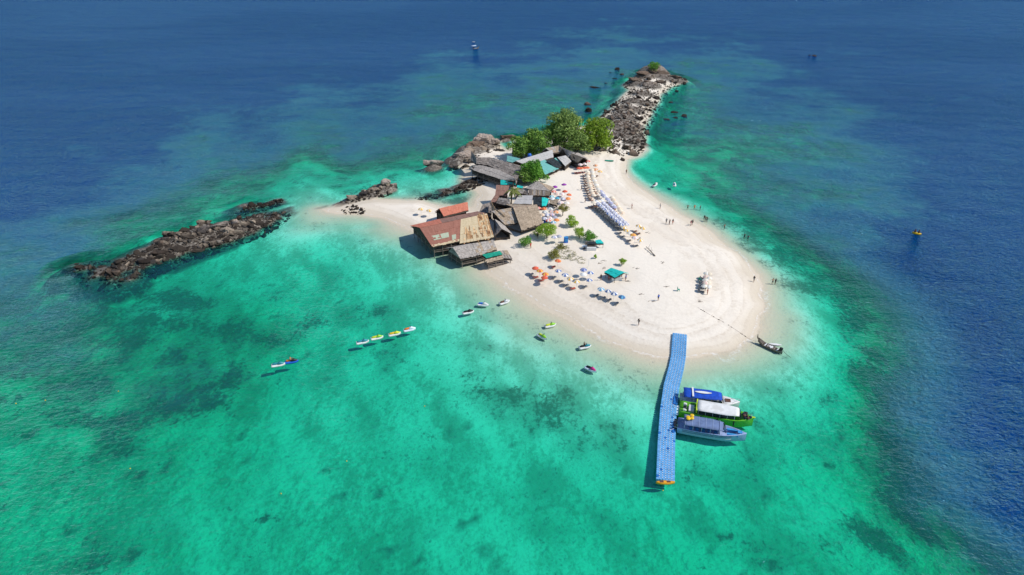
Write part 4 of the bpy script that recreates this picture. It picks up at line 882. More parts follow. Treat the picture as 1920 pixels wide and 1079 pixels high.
# creeping scrub between the bar stall and the front umbrellas: nobody could count it
rr = random.Random(9); pts = sample_poly([(1040,468),(1062,458),(1078,474),(1098,488),(1092,496),(1068,488),(1045,484)], 130, rr); V = []; F = []
for a, b in pts:
    g = G(a, b)
    for k in range(7):
        t = rr.uniform(0, 6.28); s = rr.uniform(.08, .2); c = g + Vector((rr.gauss(0, .22), rr.gauss(0, .22), rr.uniform(.03, .2))); i = len(V)
        V += [c + Vector((math.cos(t) * s, math.sin(t) * s, 0)), c + Vector((-math.sin(t) * s * .5, math.cos(t) * s * .5, .05)), c - Vector((math.cos(t) * s, math.sin(t) * s, 0)), c + Vector((math.sin(t) * s * .5, -math.cos(t) * s * .5, .05))]; F.append((i, i + 1, i + 2, i + 3))
me = bpy.data.meshes.new('creeping_scrub'); me.from_pydata([tuple(v) for v in V], [], F)
tag(link('creeping_scrub', me, L_DRY), 'dry creeping scrub on the sand by the bar stall', 'ground cover', kind='stuff')
# bleached dead branch
a, b = G(1211, 466), G(1228, 481); dead = empty('dead_branch', a); tag(dead, 'bleached dead tree branch lying on the open sand', 'driftwood')
d = b - a; mb = MB(); mb.tube([(0, 0, .5), d * .5 + Vector((0, 0, .35)), d + Vector((0, 0, .12))], [.07, .11, .16], 6); mb.build('stem', M_WOOD, dead)
for k in range(7):
    s = d * (.12 + .1 * k) + Vector((0, 0, .4)); e = s + Vector((rr.uniform(.2, 1.2), rr.uniform(.3, 1.4), rr.uniform(.3, 1.1))) * (1 if k % 3 else -.7)
    e.z = max(e.z, .12); MB().tube([s, (s + e) / 2 + Vector((0, 0, .12)), e], [.05, .035, .015], 5).build('twig', M_WOOD, dead)

# ------------------------------------------------------------------ floating dock
def cpath(pts, t):
    L = [0]
    for i in range(len(pts) - 1): L.append(L[-1] + (pts[i + 1] - pts[i]).length)
    s = t * L[-1]
    for i in range(len(pts) - 1):
        if s <= L[i + 1] or i == len(pts) - 2:
            return lerp(pts[i], pts[i + 1], (s - L[i]) / (L[i + 1] - L[i])), (pts[i + 1] - pts[i]).normalized()
M_DOCK = paint('blue_plastic_float', (0.15, 0.41, 0.74), 0.45, 0.10, 0.10, 2.0)
M_DOCKD = paint('dark_blue_plastic_float', (0.02, 0.16, 0.50), 0.45, 0.10)
M_PIN = paint('pale_connector', (0.70, 0.78, 0.86), 0.5, 0.03)
M_KAYAK = paint('orange_yellow_plastic', (0.80, 0.36, 0.02), 0.4, 0.06)
ctr = [P(x, y, .35) for x, y in ((1247.5,902),(1249.5,830),(1253,770),(1259,725),(1268,690),(1272,668),(1273.5,633))]
DL = sum((ctr[i + 1] - ctr[i]).length for i in range(len(ctr) - 1)); NR, NC = int(DL / .5), 6
dock = empty('floating_dock', (ctr[0].x, ctr[0].y, 0)); tag(dock, 'long blue plastic floating dock running from the beach into the sea', 'dock')
def cube_float():
    mb = MB(); s = .24
    prof = [(s * .9, -.3), (s, -.25), (s, .12), (s * .9, .17)]
    vs = []; fs = []
    for r_, z in prof: vs += [(-r_, -r_ * .55, z), (-r_ * .55, -r_, z), (r_ * .55, -r_, z), (r_, -r_ * .55, z), (r_, r_ * .55, z), (r_ * .55, r_, z), (-r_ * .55, r_, z), (-r_, r_ * .55, z)]
    for i in range(3):
        for k in range(8): fs.append((i * 8 + k, i * 8 + (k + 1) % 8, i * 8 + 8 + (k + 1) % 8, i * 8 + 8 + k))
    fs += [tuple(range(8))[::-1], tuple(range(24, 32))]
    mb.add(vs, fs); return mb
CF = cube_float(); cme = CF.mesh('float_cube'); cme.materials.append(M_DOCK); cmd = CF.mesh('float_cube'); cmd.materials.append(M_DOCKD)
rr = random.Random(3); rest = MB(); pins = MB()
for i in range(NR):
    c, d = cpath(ctr, (i + .5) / NR); side = Vector((d.y, -d.x, 0)); zb = .35
    g = gz(c.x, c.y); zb = max(.30, g + .32)
    for j in range(NC):
        q = c + side * (j - (NC - 1) / 2) * .485; ang = math.atan2(d.y, d.x) - math.pi / 2
        darkc = rr.random() < .035 or (i > NR * .62 and i < NR * .74 and j > 2 and rr.random() < .45)
        zz = zb + .02 * math.sin(i * .7 + j)
        if i < 50:
            o = bpy.data.objects.new('float_cube', cmd if darkc else cme); COL.objects.link(o); o.parent = dock
            o.location = (q.x - dock.location.x, q.y - dock.location.y, zz); o.rotation_euler = (0, 0, ang)
        else:
            M = Matrix.Translation((q.x - dock.location.x, q.y - dock.location.y, zz)) @ Matrix.Rotation(ang, 4, 'Z')
            rest.add([M @ Vector(v) for v in CF.v], CF.f, 1 if darkc else 0)
        if j < NC - 1 and i < NR - 1:
            e = q + side * .2425 + d * .25
            pins.lathe([(.085, .15), (.085, .205), (.05, .215)], 7, (e.x - dock.location.x, e.y - dock.location.y, zz))
o = rest.build('float_cubes', [M_DOCK, M_DOCKD], dock); o['kind'] = 'stuff'
o = pins.build('connector_pins', M_PIN, dock); o['kind'] = 'stuff'
for (x, y, n_) in ((1263, 745, 5), (1261, 798, 5)):
    for k in range(n_):
        c = P(x - .3 * k, y + k * 3.0, .5); o = bpy.data.objects.new('float_cube', cmd); COL.objects.link(o); o.parent = dock; o.location = (c.x - dock.location.x + .25, c.y - dock.location.y, .5)

# ------------------------------------------------------------------ boats
def loft(name, stations, mat, parent, close_top=False, smooth=True, mi=None):
    """stations: list of (x, [(y,z)...]) for the starboard half, mirrored; hull runs along +x"""
    mb = MB(); m_ = len(stations[0][1])
    for x, pr in stations: mb.v += [(x, -y, z) for y, z in pr] + [(x, y, z) for y, z in pr[::-1]]
    w = 2 * m_
    for i in range(len(stations) - 1):
        for k in range(w - 1):
            mb.f.append((i * w + k, (i + 1) * w + k, (i + 1) * w + k + 1, i * w + k + 1)); mb.m.append(0 if mi is None else mi[min(k, w - 2 - k, len(mi) - 1)])
    mb.f.append(tuple(range(w))); mb.m.append(0)
    if close_top:
        for i in range(len(stations) - 1): mb.f.append((i * w, i * w + w - 1, (i + 1) * w + w - 1, (i + 1) * w)); mb.m.append(0)
    return mb.build(name, mat, parent, smooth)
def hull_stations(L, B, free, bow=.55, n_=12, floor=.25, cockpit=(0.02, .8), flare=.1, deck_in=.16, bowrise=.45):
    st = []
    for i in range(n_ + 1):
        t = i / n_; w = B / 2 * (1 - max(0, (t - bow) / (1 - bow)) ** 1.9 * .985) * (0.94 + .06 * min(1, t * 4))
        z = free + bowrise * max(0, t - .35) ** 1.6; keel = -.35 + .5 * max(0, t - .75) ** 1.2 * 2
        inner = max(.01, w - deck_in); cp = cockpit[0] <= t <= cockpit[1]
        fz = floor if cp else z + .05
        st.append((t * L, [(0, fz), (inner * .95, fz), (inner, (z + .01)), (w, z), (w * .97, z - .12), (w * .88, keel * .3 + .12), (w * .5, keel * .8), (0, keel)]))
    return st
M_NAVY = paint('navy_glass', (0.015, 0.02, 0.035), 0.15, 0.05, spec=.6)
M_BLUECAN = paint('royal_blue_canvas', (0.008, 0.075, 0.50), 0.7, 0.12)
M_LIME = paint('lime_green_hull', (0.14, 0.52, 0.02), 0.35, 0.06, spec=.5)
M_YEL = paint('yellow_green_trim', (0.55, 0.72, 0.04), 0.4, 0.04)
M_LAV = paint('pale_blue_hull', (0.36, 0.46, 0.72), 0.35, 0.05, spec=.5)
M_SLATE = paint('slate_blue_canvas', (0.14, 0.20, 0.36), 0.6, 0.10, scale=.8)
M_SLATE2 = paint('pale_seam', (0.30, 0.38, 0.55), 0.6, 0.05)
M_SEATB = paint('sky_blue_seat', (0.05, 0.30, 0.62), 0.55, 0.06)
M_BLACK = paint('black_rubber', (0.02, 0.02, 0.022), 0.5, 0.1)
M_CHROME = paint('light_metal', (0.62, 0.63, 0.64), 0.3, 0.04, spec=.6)
M_YELLOWF = paint('yellow_float', (0.85, 0.52, 0.02), 0.6, 0.08)
M_BROWN = paint('brown_hatch', (0.13, 0.06, 0.04), 0.6, 0.1)
def outboard(parent, x, y, z=.45, mat=None):
    e = MB(); e.box((x, y, z + .35), (.55, .38, .5)); e.box((x - .05, y, z + .66), (.4, .3, .14)); e.box((x - .1, y, z - .35), (.22, .12, .9)); e.build('outboard_engine', mat or M_BLACK, parent)
    MB().box((x + .02, y, z + .52), (.56, .39, .1)).build('engine_band', M_CHROME, parent)
def canopy(name, parent, x0, x1, w, z, mat, crown=.18, n_=8, taper=.0, drop=.0):
    mb = MB(); K = 7; vs = []
    for i in range(n_ + 1):
        t = i / n_; ww = w * (1 - taper * max(0, t - .7) / .3)
        for k in range(K):
            u = -1 + 2 * k / (K - 1); vs.append((x0 + (x1 - x0) * t, u * ww / 2, z + crown * (1 - u * u) - drop * max(0, t - .75) * 4 + .02 * math.sin(i * 3.1)))
    N = len(vs); vs += [(x, y, zz - .05) for x, y, zz in vs]; fs = []
    for i in range(n_):
        for k in range(K - 1):
            a = i * K + k; fs.append((a, a + 1, a + K + 1, a + K)[::-1]); fs.append((N + a, N + a + 1, N + a + K + 1, N + a + K))
    rim = [k for k in range(K)] + [i * K + K - 1 for i in range(1, n_ + 1)] + [n_ * K + k for k in range(K - 2, -1, -1)] + [i * K for i in range(n_ - 1, 0, -1)]
    for i in range(len(rim)): a, b = rim[i], rim[(i + 1) % len(rim)]; fs.append((a, b, N + b, N + a))
    mb.add(vs, fs); return mb.build(name, mat, parent, True)
def boat_root(name, label, a, b, cat='boat', z=0.0, group=None):
    d = b - a; o = empty(name, (a.x, a.y, z), math.atan2(d.y, d.x)); tag(o, label, cat, group); return o, d.length
def posts_on(parent, x0, x1, w, z0, z1, n_, mat=None):
    for i in range(n_):
        for s in (-1, 1):
            x = x0 + (x1 - x0) * i / (n_ - 1); MB().tube([(x, s * w / 2, z0), (x, s * w / 2, z1)], .035, 5).build('canopy_post', mat or M_CHROME, parent)
GRP = 'speedboats moored at the floating dock'
# green boat in the middle
g, L = boat_root('speedboat', 'lime green speedboat with long white roof, middle of three at the dock', P(1273, 769, .5), P(1412, 790, .9), group=GRP)
W = 3.3
loft('hull', hull_stations(L, W, 1.45, .72, 14, .6, (0.0, .84), bowrise=.5), [M_LIME, M_YEL, M_WHITE], g, mi=[2, 2, 1, 0, 0, 0, 0])
canopy('roof', g, L * .24, L * .80, W * .92, 2.35, M_WHITE, .16, 10, .25)
posts_on(g, L * .26, L * .74, W * .84, 1.4, 2.35, 6)
for s in (-1, 1): MB().box((L * .5, s * W * .40, 1.85), (L * .5, .05, .6)).build('side_window', M_NAVY, g)
MB().box((L * .232, 0, 2.1), (.2, W * .96, .6)).build('rear_frame', M_YEL, g)
for k in range(6):
    for s in (-1, 1): MB().box((L * (.30 + .075 * k), s * .75, .85), (.5, .9, .5)).build('seat', M_SLATE, g)
for y in (-.85, 0, .85): outboard(g, L * .075, y, .85, M_WHITE if y else M_BLACK)
MB().box((L * .165, 0, 1.1), (.9, 1.7, .7)).build('engine_box', M_CHROME, g)
MB().box((-.15, 0, .35), (.9, W * .8, .12)).build('swim_platform', M_PIN, g)
mb = MB(); mb.box((L * .815, 0, 2.05), (.1, W * .62, .8), 0, -.5); mb.build('windscreen', M_NAVY, g)
rr = random.Random(8)
for k in range(9): MB().lathe([(.2, 0), (.28, .12), (.26, .32), (.1, .4)], 8, (L * .86 + rr.uniform(0, .09) * L, rr.uniform(-.75, .75), 1.6 + rr.uniform(0, .3))).build('bag', [M_BLACK, M_BROWN, M_NAVY][k % 3], g)
for k in (.30, .52, .74): MB().tube([(L * k, -W / 2 - .06, 1.45), (L * k, -W / 2 - .1, .5)], .11, 7).build('fender', M_BLACK, g)
MB().box((L * .99, 0, 1.7), (.7, .3, .14)).build('bow_sprit', M_YEL, g)
MB().tube([(L * .93, .9, 1.65), (L * .97, .0, 2.2), (L * .93, -.9, 1.65)], .03, 5).build('bow_rail', M_CHROME, g)
# pale blue boat in front
f, L = boat_root('speedboat', 'pale blue striped speedboat with slate blue canopy, nearest of three at the dock', P(1270, 799, .5), P(1399, 818, .9), group=GRP)
W = 3.0
loft('hull', hull_stations(L, W, 1.25, .60, 14, .6, (0.0, .92), bowrise=.55), [M_LAV, M_WHITE, M_SEATB], f, mi=[2, 1, 1, 0, 0, 0, 0])
for s in (-1, 1):
    for zz in (1.02, .74, .46):
        mb = MB(); st = []
        pts_ = [(x, s * (pr[3][0] * .985 + .012), zz + max(0, x / L - .45) * .5) for x, pr in hull_stations(L, W, 1.25, .60, 14)[1:12]]
        mb.tube(pts_, .03, 4).build('stripe', M_NAVY if zz > .5 else M_WHITE, f)
canopy('canopy', f, L * .08, L * .66, W * .92, 2.2, M_SLATE, .2, 10, .15, .12)
for k in range(6): canopy('canopy_seam', f, L * (.10 + .1 * k), L * (.10 + .1 * k) + .07, W * .925, 2.225, M_SLATE2, .2, 1)
posts_on(f, L * .1, L * .6, W * .84, 1.2, 2.2, 5)
MB().box((L * .68, 0, 1.9), (.08, W * .6, .9), 0, -.45).build('windscreen', M_NAVY, f)
for k in range(5):
    for s in (-1, 1): MB().box((L * (.2 + .09 * k), s * .7, .9), (.5, .8, .45)).build('seat', M_SEATB, f)
for s in (-1, 1): MB().box((L * .80, s * .62, 1.15), (L * .16, .42, .3)).build('bow_seat', M_SEATB, f)
MB().box((L * .905, 0, 1.56), (.7, .7, .06)).build('bow_deck_panel', M_SEATB, f)
for y in (-.8, 0, .8): outboard(f, -.35, y, .5)
MB().box((-.9, 1.5, .3), (.9, .3, .3)).build('dock_bumper', M_DOCKD, f)
mb = MB(); rr = random.Random(4)
fl = empty('float_pile', f.matrix_world @ Vector((0, 0, 0))); Mw = Matrix.Translation(f.location) @ Matrix.Rotation(f.rotation_euler.z, 4, 'Z')
fl.location = Mw @ Vector((L * .16, .3, 2.42)); tag(fl, 'pile of yellow life floats on the slate blue canopy', 'floats')
for k in range(7): MB().lathe([(.1, -.12), (.32, -.05), (.36, .1), (.2, .2)], 9, (rr.uniform(-.5, .5), rr.uniform(-.5, .4), .12 + rr.uniform(0, .28))).build('float', M_YELLOWF, fl)
# blue canopy boat behind
h, L = boat_root('speedboat', 'white speedboat with royal blue canopy, farthest of three at the dock', P(1280, 748, .4), P(1386, 760, .4), group=GRP)
W = 3.0
loft('hull', hull_stations(L, W, .95, .62, 14, .35, (0.0, .7), bowrise=.5), [M_WHITE, M_CHROME], h, mi=[1, 1, 0, 0, 0, 0, 0])
canopy('canopy', h, L * .0, L * .67, W * .92, 2.0, M_BLUECAN, .16, 10, .2, .06)
posts_on(h, L * .04, L * .6, W * .8, .9, 2.0, 5)
MB().box((L * .16, 0, 2.24), (.3, W * .9, .1)).build('roof_bar', M_WHITE, h)
for s in (-1, 1): MB().box((L * .45, s * W * .40, 1.4), (L * .45, .05, .5)).build('side_window', M_NAVY, h)
MB().box((L * .69, 0, 1.6), (.08, W * .6, .8), 0, -.45).build('windscreen', M_NAVY, h)
MB().box((L * .79, 0, 1.2), (.95, .9, .06)).build('hatch', M_BROWN, h)
MB().tube([(L * .84, .75, 1.1), (L * .95, .2, 1.65), (L * 1.0, 0, 1.7), (L * .95, -.2, 1.65), (L * .84, -.75, 1.1)], .03, 5).build('bow_rail', M_CHROME, h)
for y in (-.5, .5): outboard(h, -.3, y, .5, M_CHROME)
def board(name, label, cat, L, W, H, mat, loc, rz, group=None, z=0):
    st = []
    for i in range(11):
        t = i / 10; w = W / 2 * max(.03, math.sin(math.pi * (t * .94 + .03))) ** .7; k = .12 * H * ((2 * t - 1) ** 4)
        st.append((-L / 2 + t * L, [(0, H * .5 + k), (w * .75, H * .45 + k), (w, k), (w * .7, -H * .4 + k), (0, -H * .5 + k)]))
    o = loft(name, st, mat, None); o.location = loc; o.rotation_euler = (0, 0, rz)
    if label: tag(o, label, cat, group)
    return o
Mw = Matrix.Translation(h.location) @ Matrix.Rotation(h.rotation_euler.z, 4, 'Z')
board('paddle_board', 'white paddle board lying on the royal blue canopy', 'board', 3.0, .7, .12, M_WHITE, Mw @ Vector((L * .34, .1, 2.27)), h.rotation_euler.z)
# orange kayak across the end of the dock
c = P(1247.5, 905.5, .45); ky = board('kayak', 'orange yellow kayak lying across the seaward end of the dock', 'kayak', 2.9, .75, .5, M_KAYAK, c, 0.0)
k2 = MB(); k2.box((.5, 0, .24), (.6, .36, .06)); k2.box((-.6, 0, .24), (.6, .36, .06)); k2.build('seat_well', M_BROWN, ky)
board('paddle_board', 'white paddle board floating behind the longtail boat', 'board', 2.6, .8, .12, M_WHITE, P(1453, 646, .05), R(-12))
# longtail boat
def longtail(label, a, b, s=1.0, cover=True):
    o, L = boat_root('longtail_boat', label, a, b)
    st = []
    for i in range(17):
        t = i / 16; w = .62 * s * (1 - abs(2 * t - .95) ** 3.2 * .93) ; z = .45 + 1.25 * max(0, .32 - t) ** 1.5 * 6 * .6 + .9 * max(0, t - .7) ** 2
        keel = -.22 + 1.15 * max(0, .28 - t) ** 1.4 * 5 * .55
        st.append((t * L, [(0, max(.0, keel + .12)), (w * .7, max(.05, keel + .16)), (w * .9, z - .02), (w, z), (w * .92, z - .1), (w * .75, keel + .16), (0, keel)]))
    loft('hull', st, [M_WOOD, M_WOODD, M_WHITE], o, mi=[0, 1, 2, 1, 1, 1])
    MB().tube([(0.05, 0, .9), (-.25, 0, 1.5), (-.3, 0, 2.0)], [.1, .09, .05], 6).build('prow_post', M_WOODD, o)
    MB().tube([(-.27, 0, 1.6), (-.29, .05, 1.2), (-.2, .12, .8)], [.07, .06, .03], 5).build('prow_ribbon', M_BROWN, o)
    for k, t in enumerate((.2, .32, .44, .56, .68, .8)): MB().box((t * L, 0, .42), (.22, 1.0 * s, .05)).build('thwart', M_WHITE if k % 2 else M_WOOD, o)
    MB().box((.5 * L, .1, .34), (1.1, .5, .2)).build('cool_box', M_WHITE, o)
    MB().box((.93 * L, 0, .95), (.6, .4, .5)).build('engine', M_BLACK, o)
    MB().tube([(.95 * L, 0, .95), (L * 1.12, 0, .35), (L * 1.34, 0, -.05)], .04, 5).build('propeller_shaft', M_WOODD, o)
    return o
longtail('dark wooden longtail boat with raised prow moored right of the dock', P(1421, 641, .3), P(1467, 661, .3))
far = longtail('small longtail boat with pale awning alone on the far sea', P(897.5, 90.5, .4), P(887, 91.5, .4), 1.1)
canopy('awning', far, 1.8, 4.6, 1.7, 2.0, M_PIN, .15, 3); posts_on(far, 2, 4.4, 1.5, .4, 2.0, 2, M_WOOD)
board('buoy_raft', 'white marker raft behind the far longtail boat', 'raft', 1.8, .8, .35, M_WHITE, P(888, 79, .1), 0)
# yellow inflatable out on the right
yb = board('inflatable_boat', 'yellow inflatable boat with two riders out on the dark water at right', 'boat', 2.2, 1.2, .4, M_YELLOWF, P(1719, 438, .2), R(-32))
for x in (-.5, .4): MB().lathe([(.2, .2), (.26, .5), (.18, .85), (.07, .9), (.12, 1.0), (.11, 1.15), (.03, 1.2)], 8, (x, 0, 0)).build('rider', M_BROWN, yb)
# rope with weed from the beach to the longtail
pr = [G(x, y) for x, y in ((1308,577),(1330,590),(1352,602),(1372,614),(1390,626),(1402,634))] + [P(1412, 639, .1), P(1421, 641, 1.2)]
MB().tube([v + Vector((0, 0, .03)) for v in pr], .014, 5).build('mooring_rope', M_BROWN); rope = bpy.data.objects['mooring_rope']; tag(rope, 'weedy mooring rope from the sand to the longtail boat', 'rope')
for k in range(16):
    c = cpath(pr[:-1], min(1, max(0, rng.gauss(.45, .28))))[0]; o = put_boulder('weed_clump', M_DARK, c, .22, .14, .1, rope)

for k, (a, b, lab) in enumerate((((1284, 747, 1.2), (1266, 742, .7), 'white mooring line of the royal blue canopy boat'), ((1274, 765, 1.4), (1262, 758, .7), 'white mooring line of the lime green boat'), ((1272, 797, 1.2), (1258, 806, .7), 'white mooring line of the pale blue boat'))):
    A, B = P(*a), P(*b); m_ = (A + B) / 2 - Vector((0, 0, .25)); tag(MB().tube([A, m_, B], .03, 5).build('mooring_line', M_WHITE), lab, 'rope')
# jet skis
def jetski(label, px, py, heading, hull, deck, seat, group, z=.12, L=2.6):
    c = P(px, py, .3); o = empty('jet_ski', (c.x, c.y, z), R(heading)); tag(o, label, 'jet ski', group)
    st = []
    for i in range(11):
        t = i / 10; w = .52 * (1 - max(0, (t - .55) / .45) ** 2 * .95); z0 = .36 + .22 * max(0, t - .3); kb = -.2 + .45 * max(0, t - .7) ** 1.2 * 2
        st.append((-L / 2 + t * L, [(0, z0 + .02), (w * .45, z0 + .02), (w * .8, z0 - .06), (w, z0 - .1), (w * .85, kb * .4 + .05), (0, kb)]))
    loft('hull', st, hull, o)
    d = []
    for t, w, zt in ((.42, .20, .5), (.5, .26, .78), (.62, .28, .9), (.74, .26, .78), (.88, .18, .62), (.97, .05, .56)):
        d.append((-L / 2 + t * L, [(0, zt), (w * .7, zt - .04), (w, zt - .16), (w * 1.25, .42), (0, .40)]))
    loft('cowl', d, deck, o)
    s_ = []
    for t, w, zt in ((.08, .16, .52), (.16, .2, .68), (.3, .2, .70), (.44, .17, .74), (.5, .12, .74)):
        s_.append((-L / 2 + t * L, [(0, zt), (w * .7, zt - .02), (w, zt - .12), (w * 1.1, .38), (0, .36)]))
    loft('seat', s_, seat, o)
    MB().tube([(.22, -.34, .98), (.3, 0, .92), (.22, .34, .98)], .03, 5).build('handlebar', M_BLACK, o)
    return o
M_JYEL = paint('neon_yellow', (0.62, 0.70, 0.04), .4, .05); M_JGRN = paint('neon_green', (0.28, 0.62, 0.05), .4, .05)
M_JPINK = paint('hot_pink', (0.62, 0.04, 0.25), .4, .05); M_JORG = paint('vivid_orange', (0.80, 0.20, 0.03), .5, .06); M_JTEAL = paint('sea_teal', (0.03, 0.26, 0.32), .45, .06); M_JBLU = paint('jet_blue', (0.02, 0.14, 0.62), .4, .06)
JG = 'jet skis floating off the beach'
JS = [(522,684.5,14,M_WHITE,M_JTEAL,M_JTEAL,'white and teal jet ski at the left end, touching the blue one'),(547,678.5,12,M_JBLU,M_BLACK,M_JORG,'blue jet ski with orange jacket on it beside the leftmost teal one'),
 (680,642,18,M_WHITE,M_JTEAL,M_JTEAL,'white and dark teal jet ski, leftmost of the line of four'),(707,634,18,M_WHITE,M_JGRN,M_JYEL,'lime green jet ski, second in the line of four'),(740,627,18,M_WHITE,M_JYEL,M_YELLOWF,'yellow jet ski, third in the line of four'),(768,618.5,18,M_PIN,M_PIN,M_JORG,'pale pink white jet ski with orange seat, right end of the line of four'),
 (878,586,18,M_WHITE,M_BLACK,M_BLACK,'white and black jet ski, leftmost of three near the stilt hut'),(906,572,-14,M_WHITE,M_WHITE,M_JBLU,'white jet ski with blue seat, middle of three near the stilt hut'),(946,567.5,28,M_WHITE,M_CHROME,M_BROWN,'white jet ski with brown seat, nearest the sand of three'),
 (1032,611,18,M_WHITE,M_JGRN,M_JYEL,'lime and white jet ski closest to the sand left of the dock'),(1017,632,-48,M_WHITE,M_JGRN,M_JYEL,'lime and white jet ski turned away, left of the dock'),(1097,651,16,M_WHITE,M_JTEAL,M_BLACK,'white jet ski with dark teal cowl, nearest left of the dock'),(1108,693,-42,M_PIN,M_JPINK,M_BLACK,'pink and white jet ski alone left of the dock'),
 (1228.5,347,50,M_WHITE,M_WHITE,M_BLACK,'white jet ski in the shallows at the far right beach, nearer the sand'),(1264.5,346.5,80,M_WHITE,M_WHITE,M_JTEAL,'white jet ski off the far right beach, farther from the sand')]
for a, b, hd, h1, d1, s1, lab in JS: jetski(lab, a, b, hd, h1, d1, s1, JG)
# small marker buoys
for k, (a, b) in enumerate(((244,879),(527,926),(30,757),(222,734),(85,751),(796,762),(650,865),(1243,920))):
    o = MB().lathe([(.02, -.2), (.2, -.1), (.24, .05), (.16, .2), (.05, .27)], 9).build('marker_buoy', M_YELLOWF, None, True); o.location = P(a, b, .05); o.scale = (.42, .42, .42)
    tag(o, ['small yellow buoy beside the dark reef spot at lower left','tiny yellow buoy at the lower centre left','yellow buoy nearest the left edge of the picture','yellow buoy, rightmost of the row at left','yellow buoy, middle of the row at left','small yellow buoy between jet ski line and dock','faint yellow buoy in open turquoise water','yellow buoy in the water off the kayak end of the dock'][k], 'buoy', 'marker buoys')
# green canoe on the sand
board('canoe', 'dark green canoe lying on sand below the rocky point', 'canoe', 3.0, .8, .45, M_GREENCLOTH, G(1142, 303) + Vector((0, 0, .2)), R(-8))

# ------------------------------------------------------------------ beach umbrellas and loungers
ORD = ['first', 'second', 'third', 'fourth', 'fifth', 'sixth', 'seventh', 'eighth', 'ninth', 'tenth', 'eleventh', 'twelfth', 'thirteenth', 'fourteenth']
UC = dict(red=(0.72, 0.13, 0.07), orange=(0.85, 0.30, 0.10), cream=(0.80, 0.70, 0.55), white=(0.80, 0.79, 0.76), blue=(0.10, 0.17, 0.42), navy=(0.07, 0.13, 0.30), lavender=(0.42, 0.42, 0.58), purple=(0.30, 0.05, 0.36), teal=(0.03, 0.40, 0.46), pink=(0.80, 0.52, 0.47), yellow=(0.86, 0.50, 0.09), grey=(0.42, 0.44, 0.44), peach=(0.82, 0.58, 0.40), sky=(0.12, 0.38, 0.58))
UM = {k: paint('umbrella_' + k, v, .8, .05, .05) for k, v in UC.items()}
_um = {}
def umbrella_meshes(a, b):
    if (a, b) in _um: return _um[(a, b)]
    c = MB(); N = 8; r = .82
    top = (0, 0, 2.22); rim = []; mid = []
    for k in range(N * 2):
        t = math.pi * k / N; rr_ = r * (1 if k % 2 == 0 else .955); rim.append((rr_ * math.cos(t), rr_ * math.sin(t), 1.80 + (0 if k % 2 == 0 else .03))); mid.append((rr_ * .5 * math.cos(t), rr_ * .5 * math.sin(t), 2.09))
    for k in range(N * 2):
        k2 = (k + 1) % (N * 2); mi = (k // 2) % 2
        c.add([top, mid[k], mid[k2]], [(0, 1, 2)], mi); c.add([mid[k], rim[k], rim[k2], mid[k2]], [(0, 1, 2, 3)], mi)
        dn = lambda p: (p[0], p[1], p[2] - .09)
        c.add([rim[k], dn(rim[k]), dn(rim[k2]), rim[k2]], [(0, 1, 2, 3)], mi)
    m1 = c.mesh('canopy'); m1.materials.append(UM[a]); m1.materials.append(UM[b])
    m2 = MB().tube([(0, 0, -.3), (0, 0, 2.3)], .028, 6).mesh('pole'); m2.materials.append(M_WHITE)
    _um[(a, b)] = (m1, m2); return m1, m2
def umbrella(px, py, a, b, label, group, s=1.0):
    p = P(px, py, 0)
    for _ in range(3): g = gz(p.x, p.y); p = P(px, py, g + 1.95 * s)
    o = empty('beach_umbrella', (p.x, p.y, gz(p.x, p.y)), rng.uniform(0, 6.28)); o.scale = (s, s, s); tag(o, label, 'umbrella', group)
    tilt = rng.uniform(-.07, .07)
    o.rotation_euler = (tilt, rng.uniform(-.07, .07), o.rotation_euler.z)
    for n_, me in zip(('canopy', 'pole'), umbrella_meshes(a, b)):
        c = bpy.data.objects.new(n_, me); COL.objects.link(c); c.parent = o
    return o
_lm = {}
def lounger(x, y, rz, mat, label, group):
    k = mat.name
    if k not in _lm:
        f = MB()
        for sx in (-.62, .5):
            for sy in (-.24, .24): f.box((sx, sy, .13), (.05, .05, .34))
        for sy in (-.27, .27): f.box((-.05, sy, .29), (1.5, .04, .05))
        s_ = MB().box((.22, 0, .34), (.95, .5, .06)); b_ = MB().box((-.46, 0, .52), (.62, .5, .06), 0, .62)
        ms = [f.mesh('frame'), s_.mesh('seat'), b_.mesh('backrest')]; ms[0].materials.append(M_WOOD); ms[1].materials.append(mat); ms[2].materials.append(mat); _lm[k] = ms
    o = empty('beach_lounger', (x, y, gz(x, y)), rz); tag(o, label, 'lounger', group)
    for me in _lm[k]: c = bpy.data.objects.new(me.name.split('.')[0], me); COL.objects.link(c); c.parent = o
M_LBR = paint('brown_orange_canvas', (0.46, 0.20, 0.11), .8, .1); M_LGR = paint('grey_canvas', (0.22, 0.23, 0.24), .8, .1); M_LWH = paint('pale_canvas', (0.66, 0.64, 0.60), .8, .06); M_LRED = paint('red_canvas', (0.62, 0.11, 0.06), .8, .08)
def row(x0, y0, x1, y1, n_, cols, what, group, seats=None, bend=0.0, s=1.0, jit=.7, doff=(-.75, -.1)):
    r = random.Random(int(x0 * 7 + y0)); cname = cols[0][0]
    for i in range(n_):
        t = i / max(1, n_ - 1); a, b = cols[i % len(cols)]
        px = x0 + (x1 - x0) * t + bend * math.sin(math.pi * t) + r.uniform(-jit, jit); py = y0 + (y1 - y0) * t + r.uniform(-jit, jit) * .5
        nm = a if a == b else a + ' and ' + b + ' striped'
        o = umbrella(px, py, a, b, '%s umbrella, %s from the far end of %s' % (nm, ORD[i], what), group, s)
        if seats is not None:
            q = Vector(o.location) + Vector((doff[0] + r.uniform(-.15, .15), doff[1], 0))
            lounger(q.x, q.y, R(r.uniform(-20, 10) - 5), seats, 'lounger at the %s umbrella from the far end of %s' % (ORD[i], what), 'loungers of ' + what)
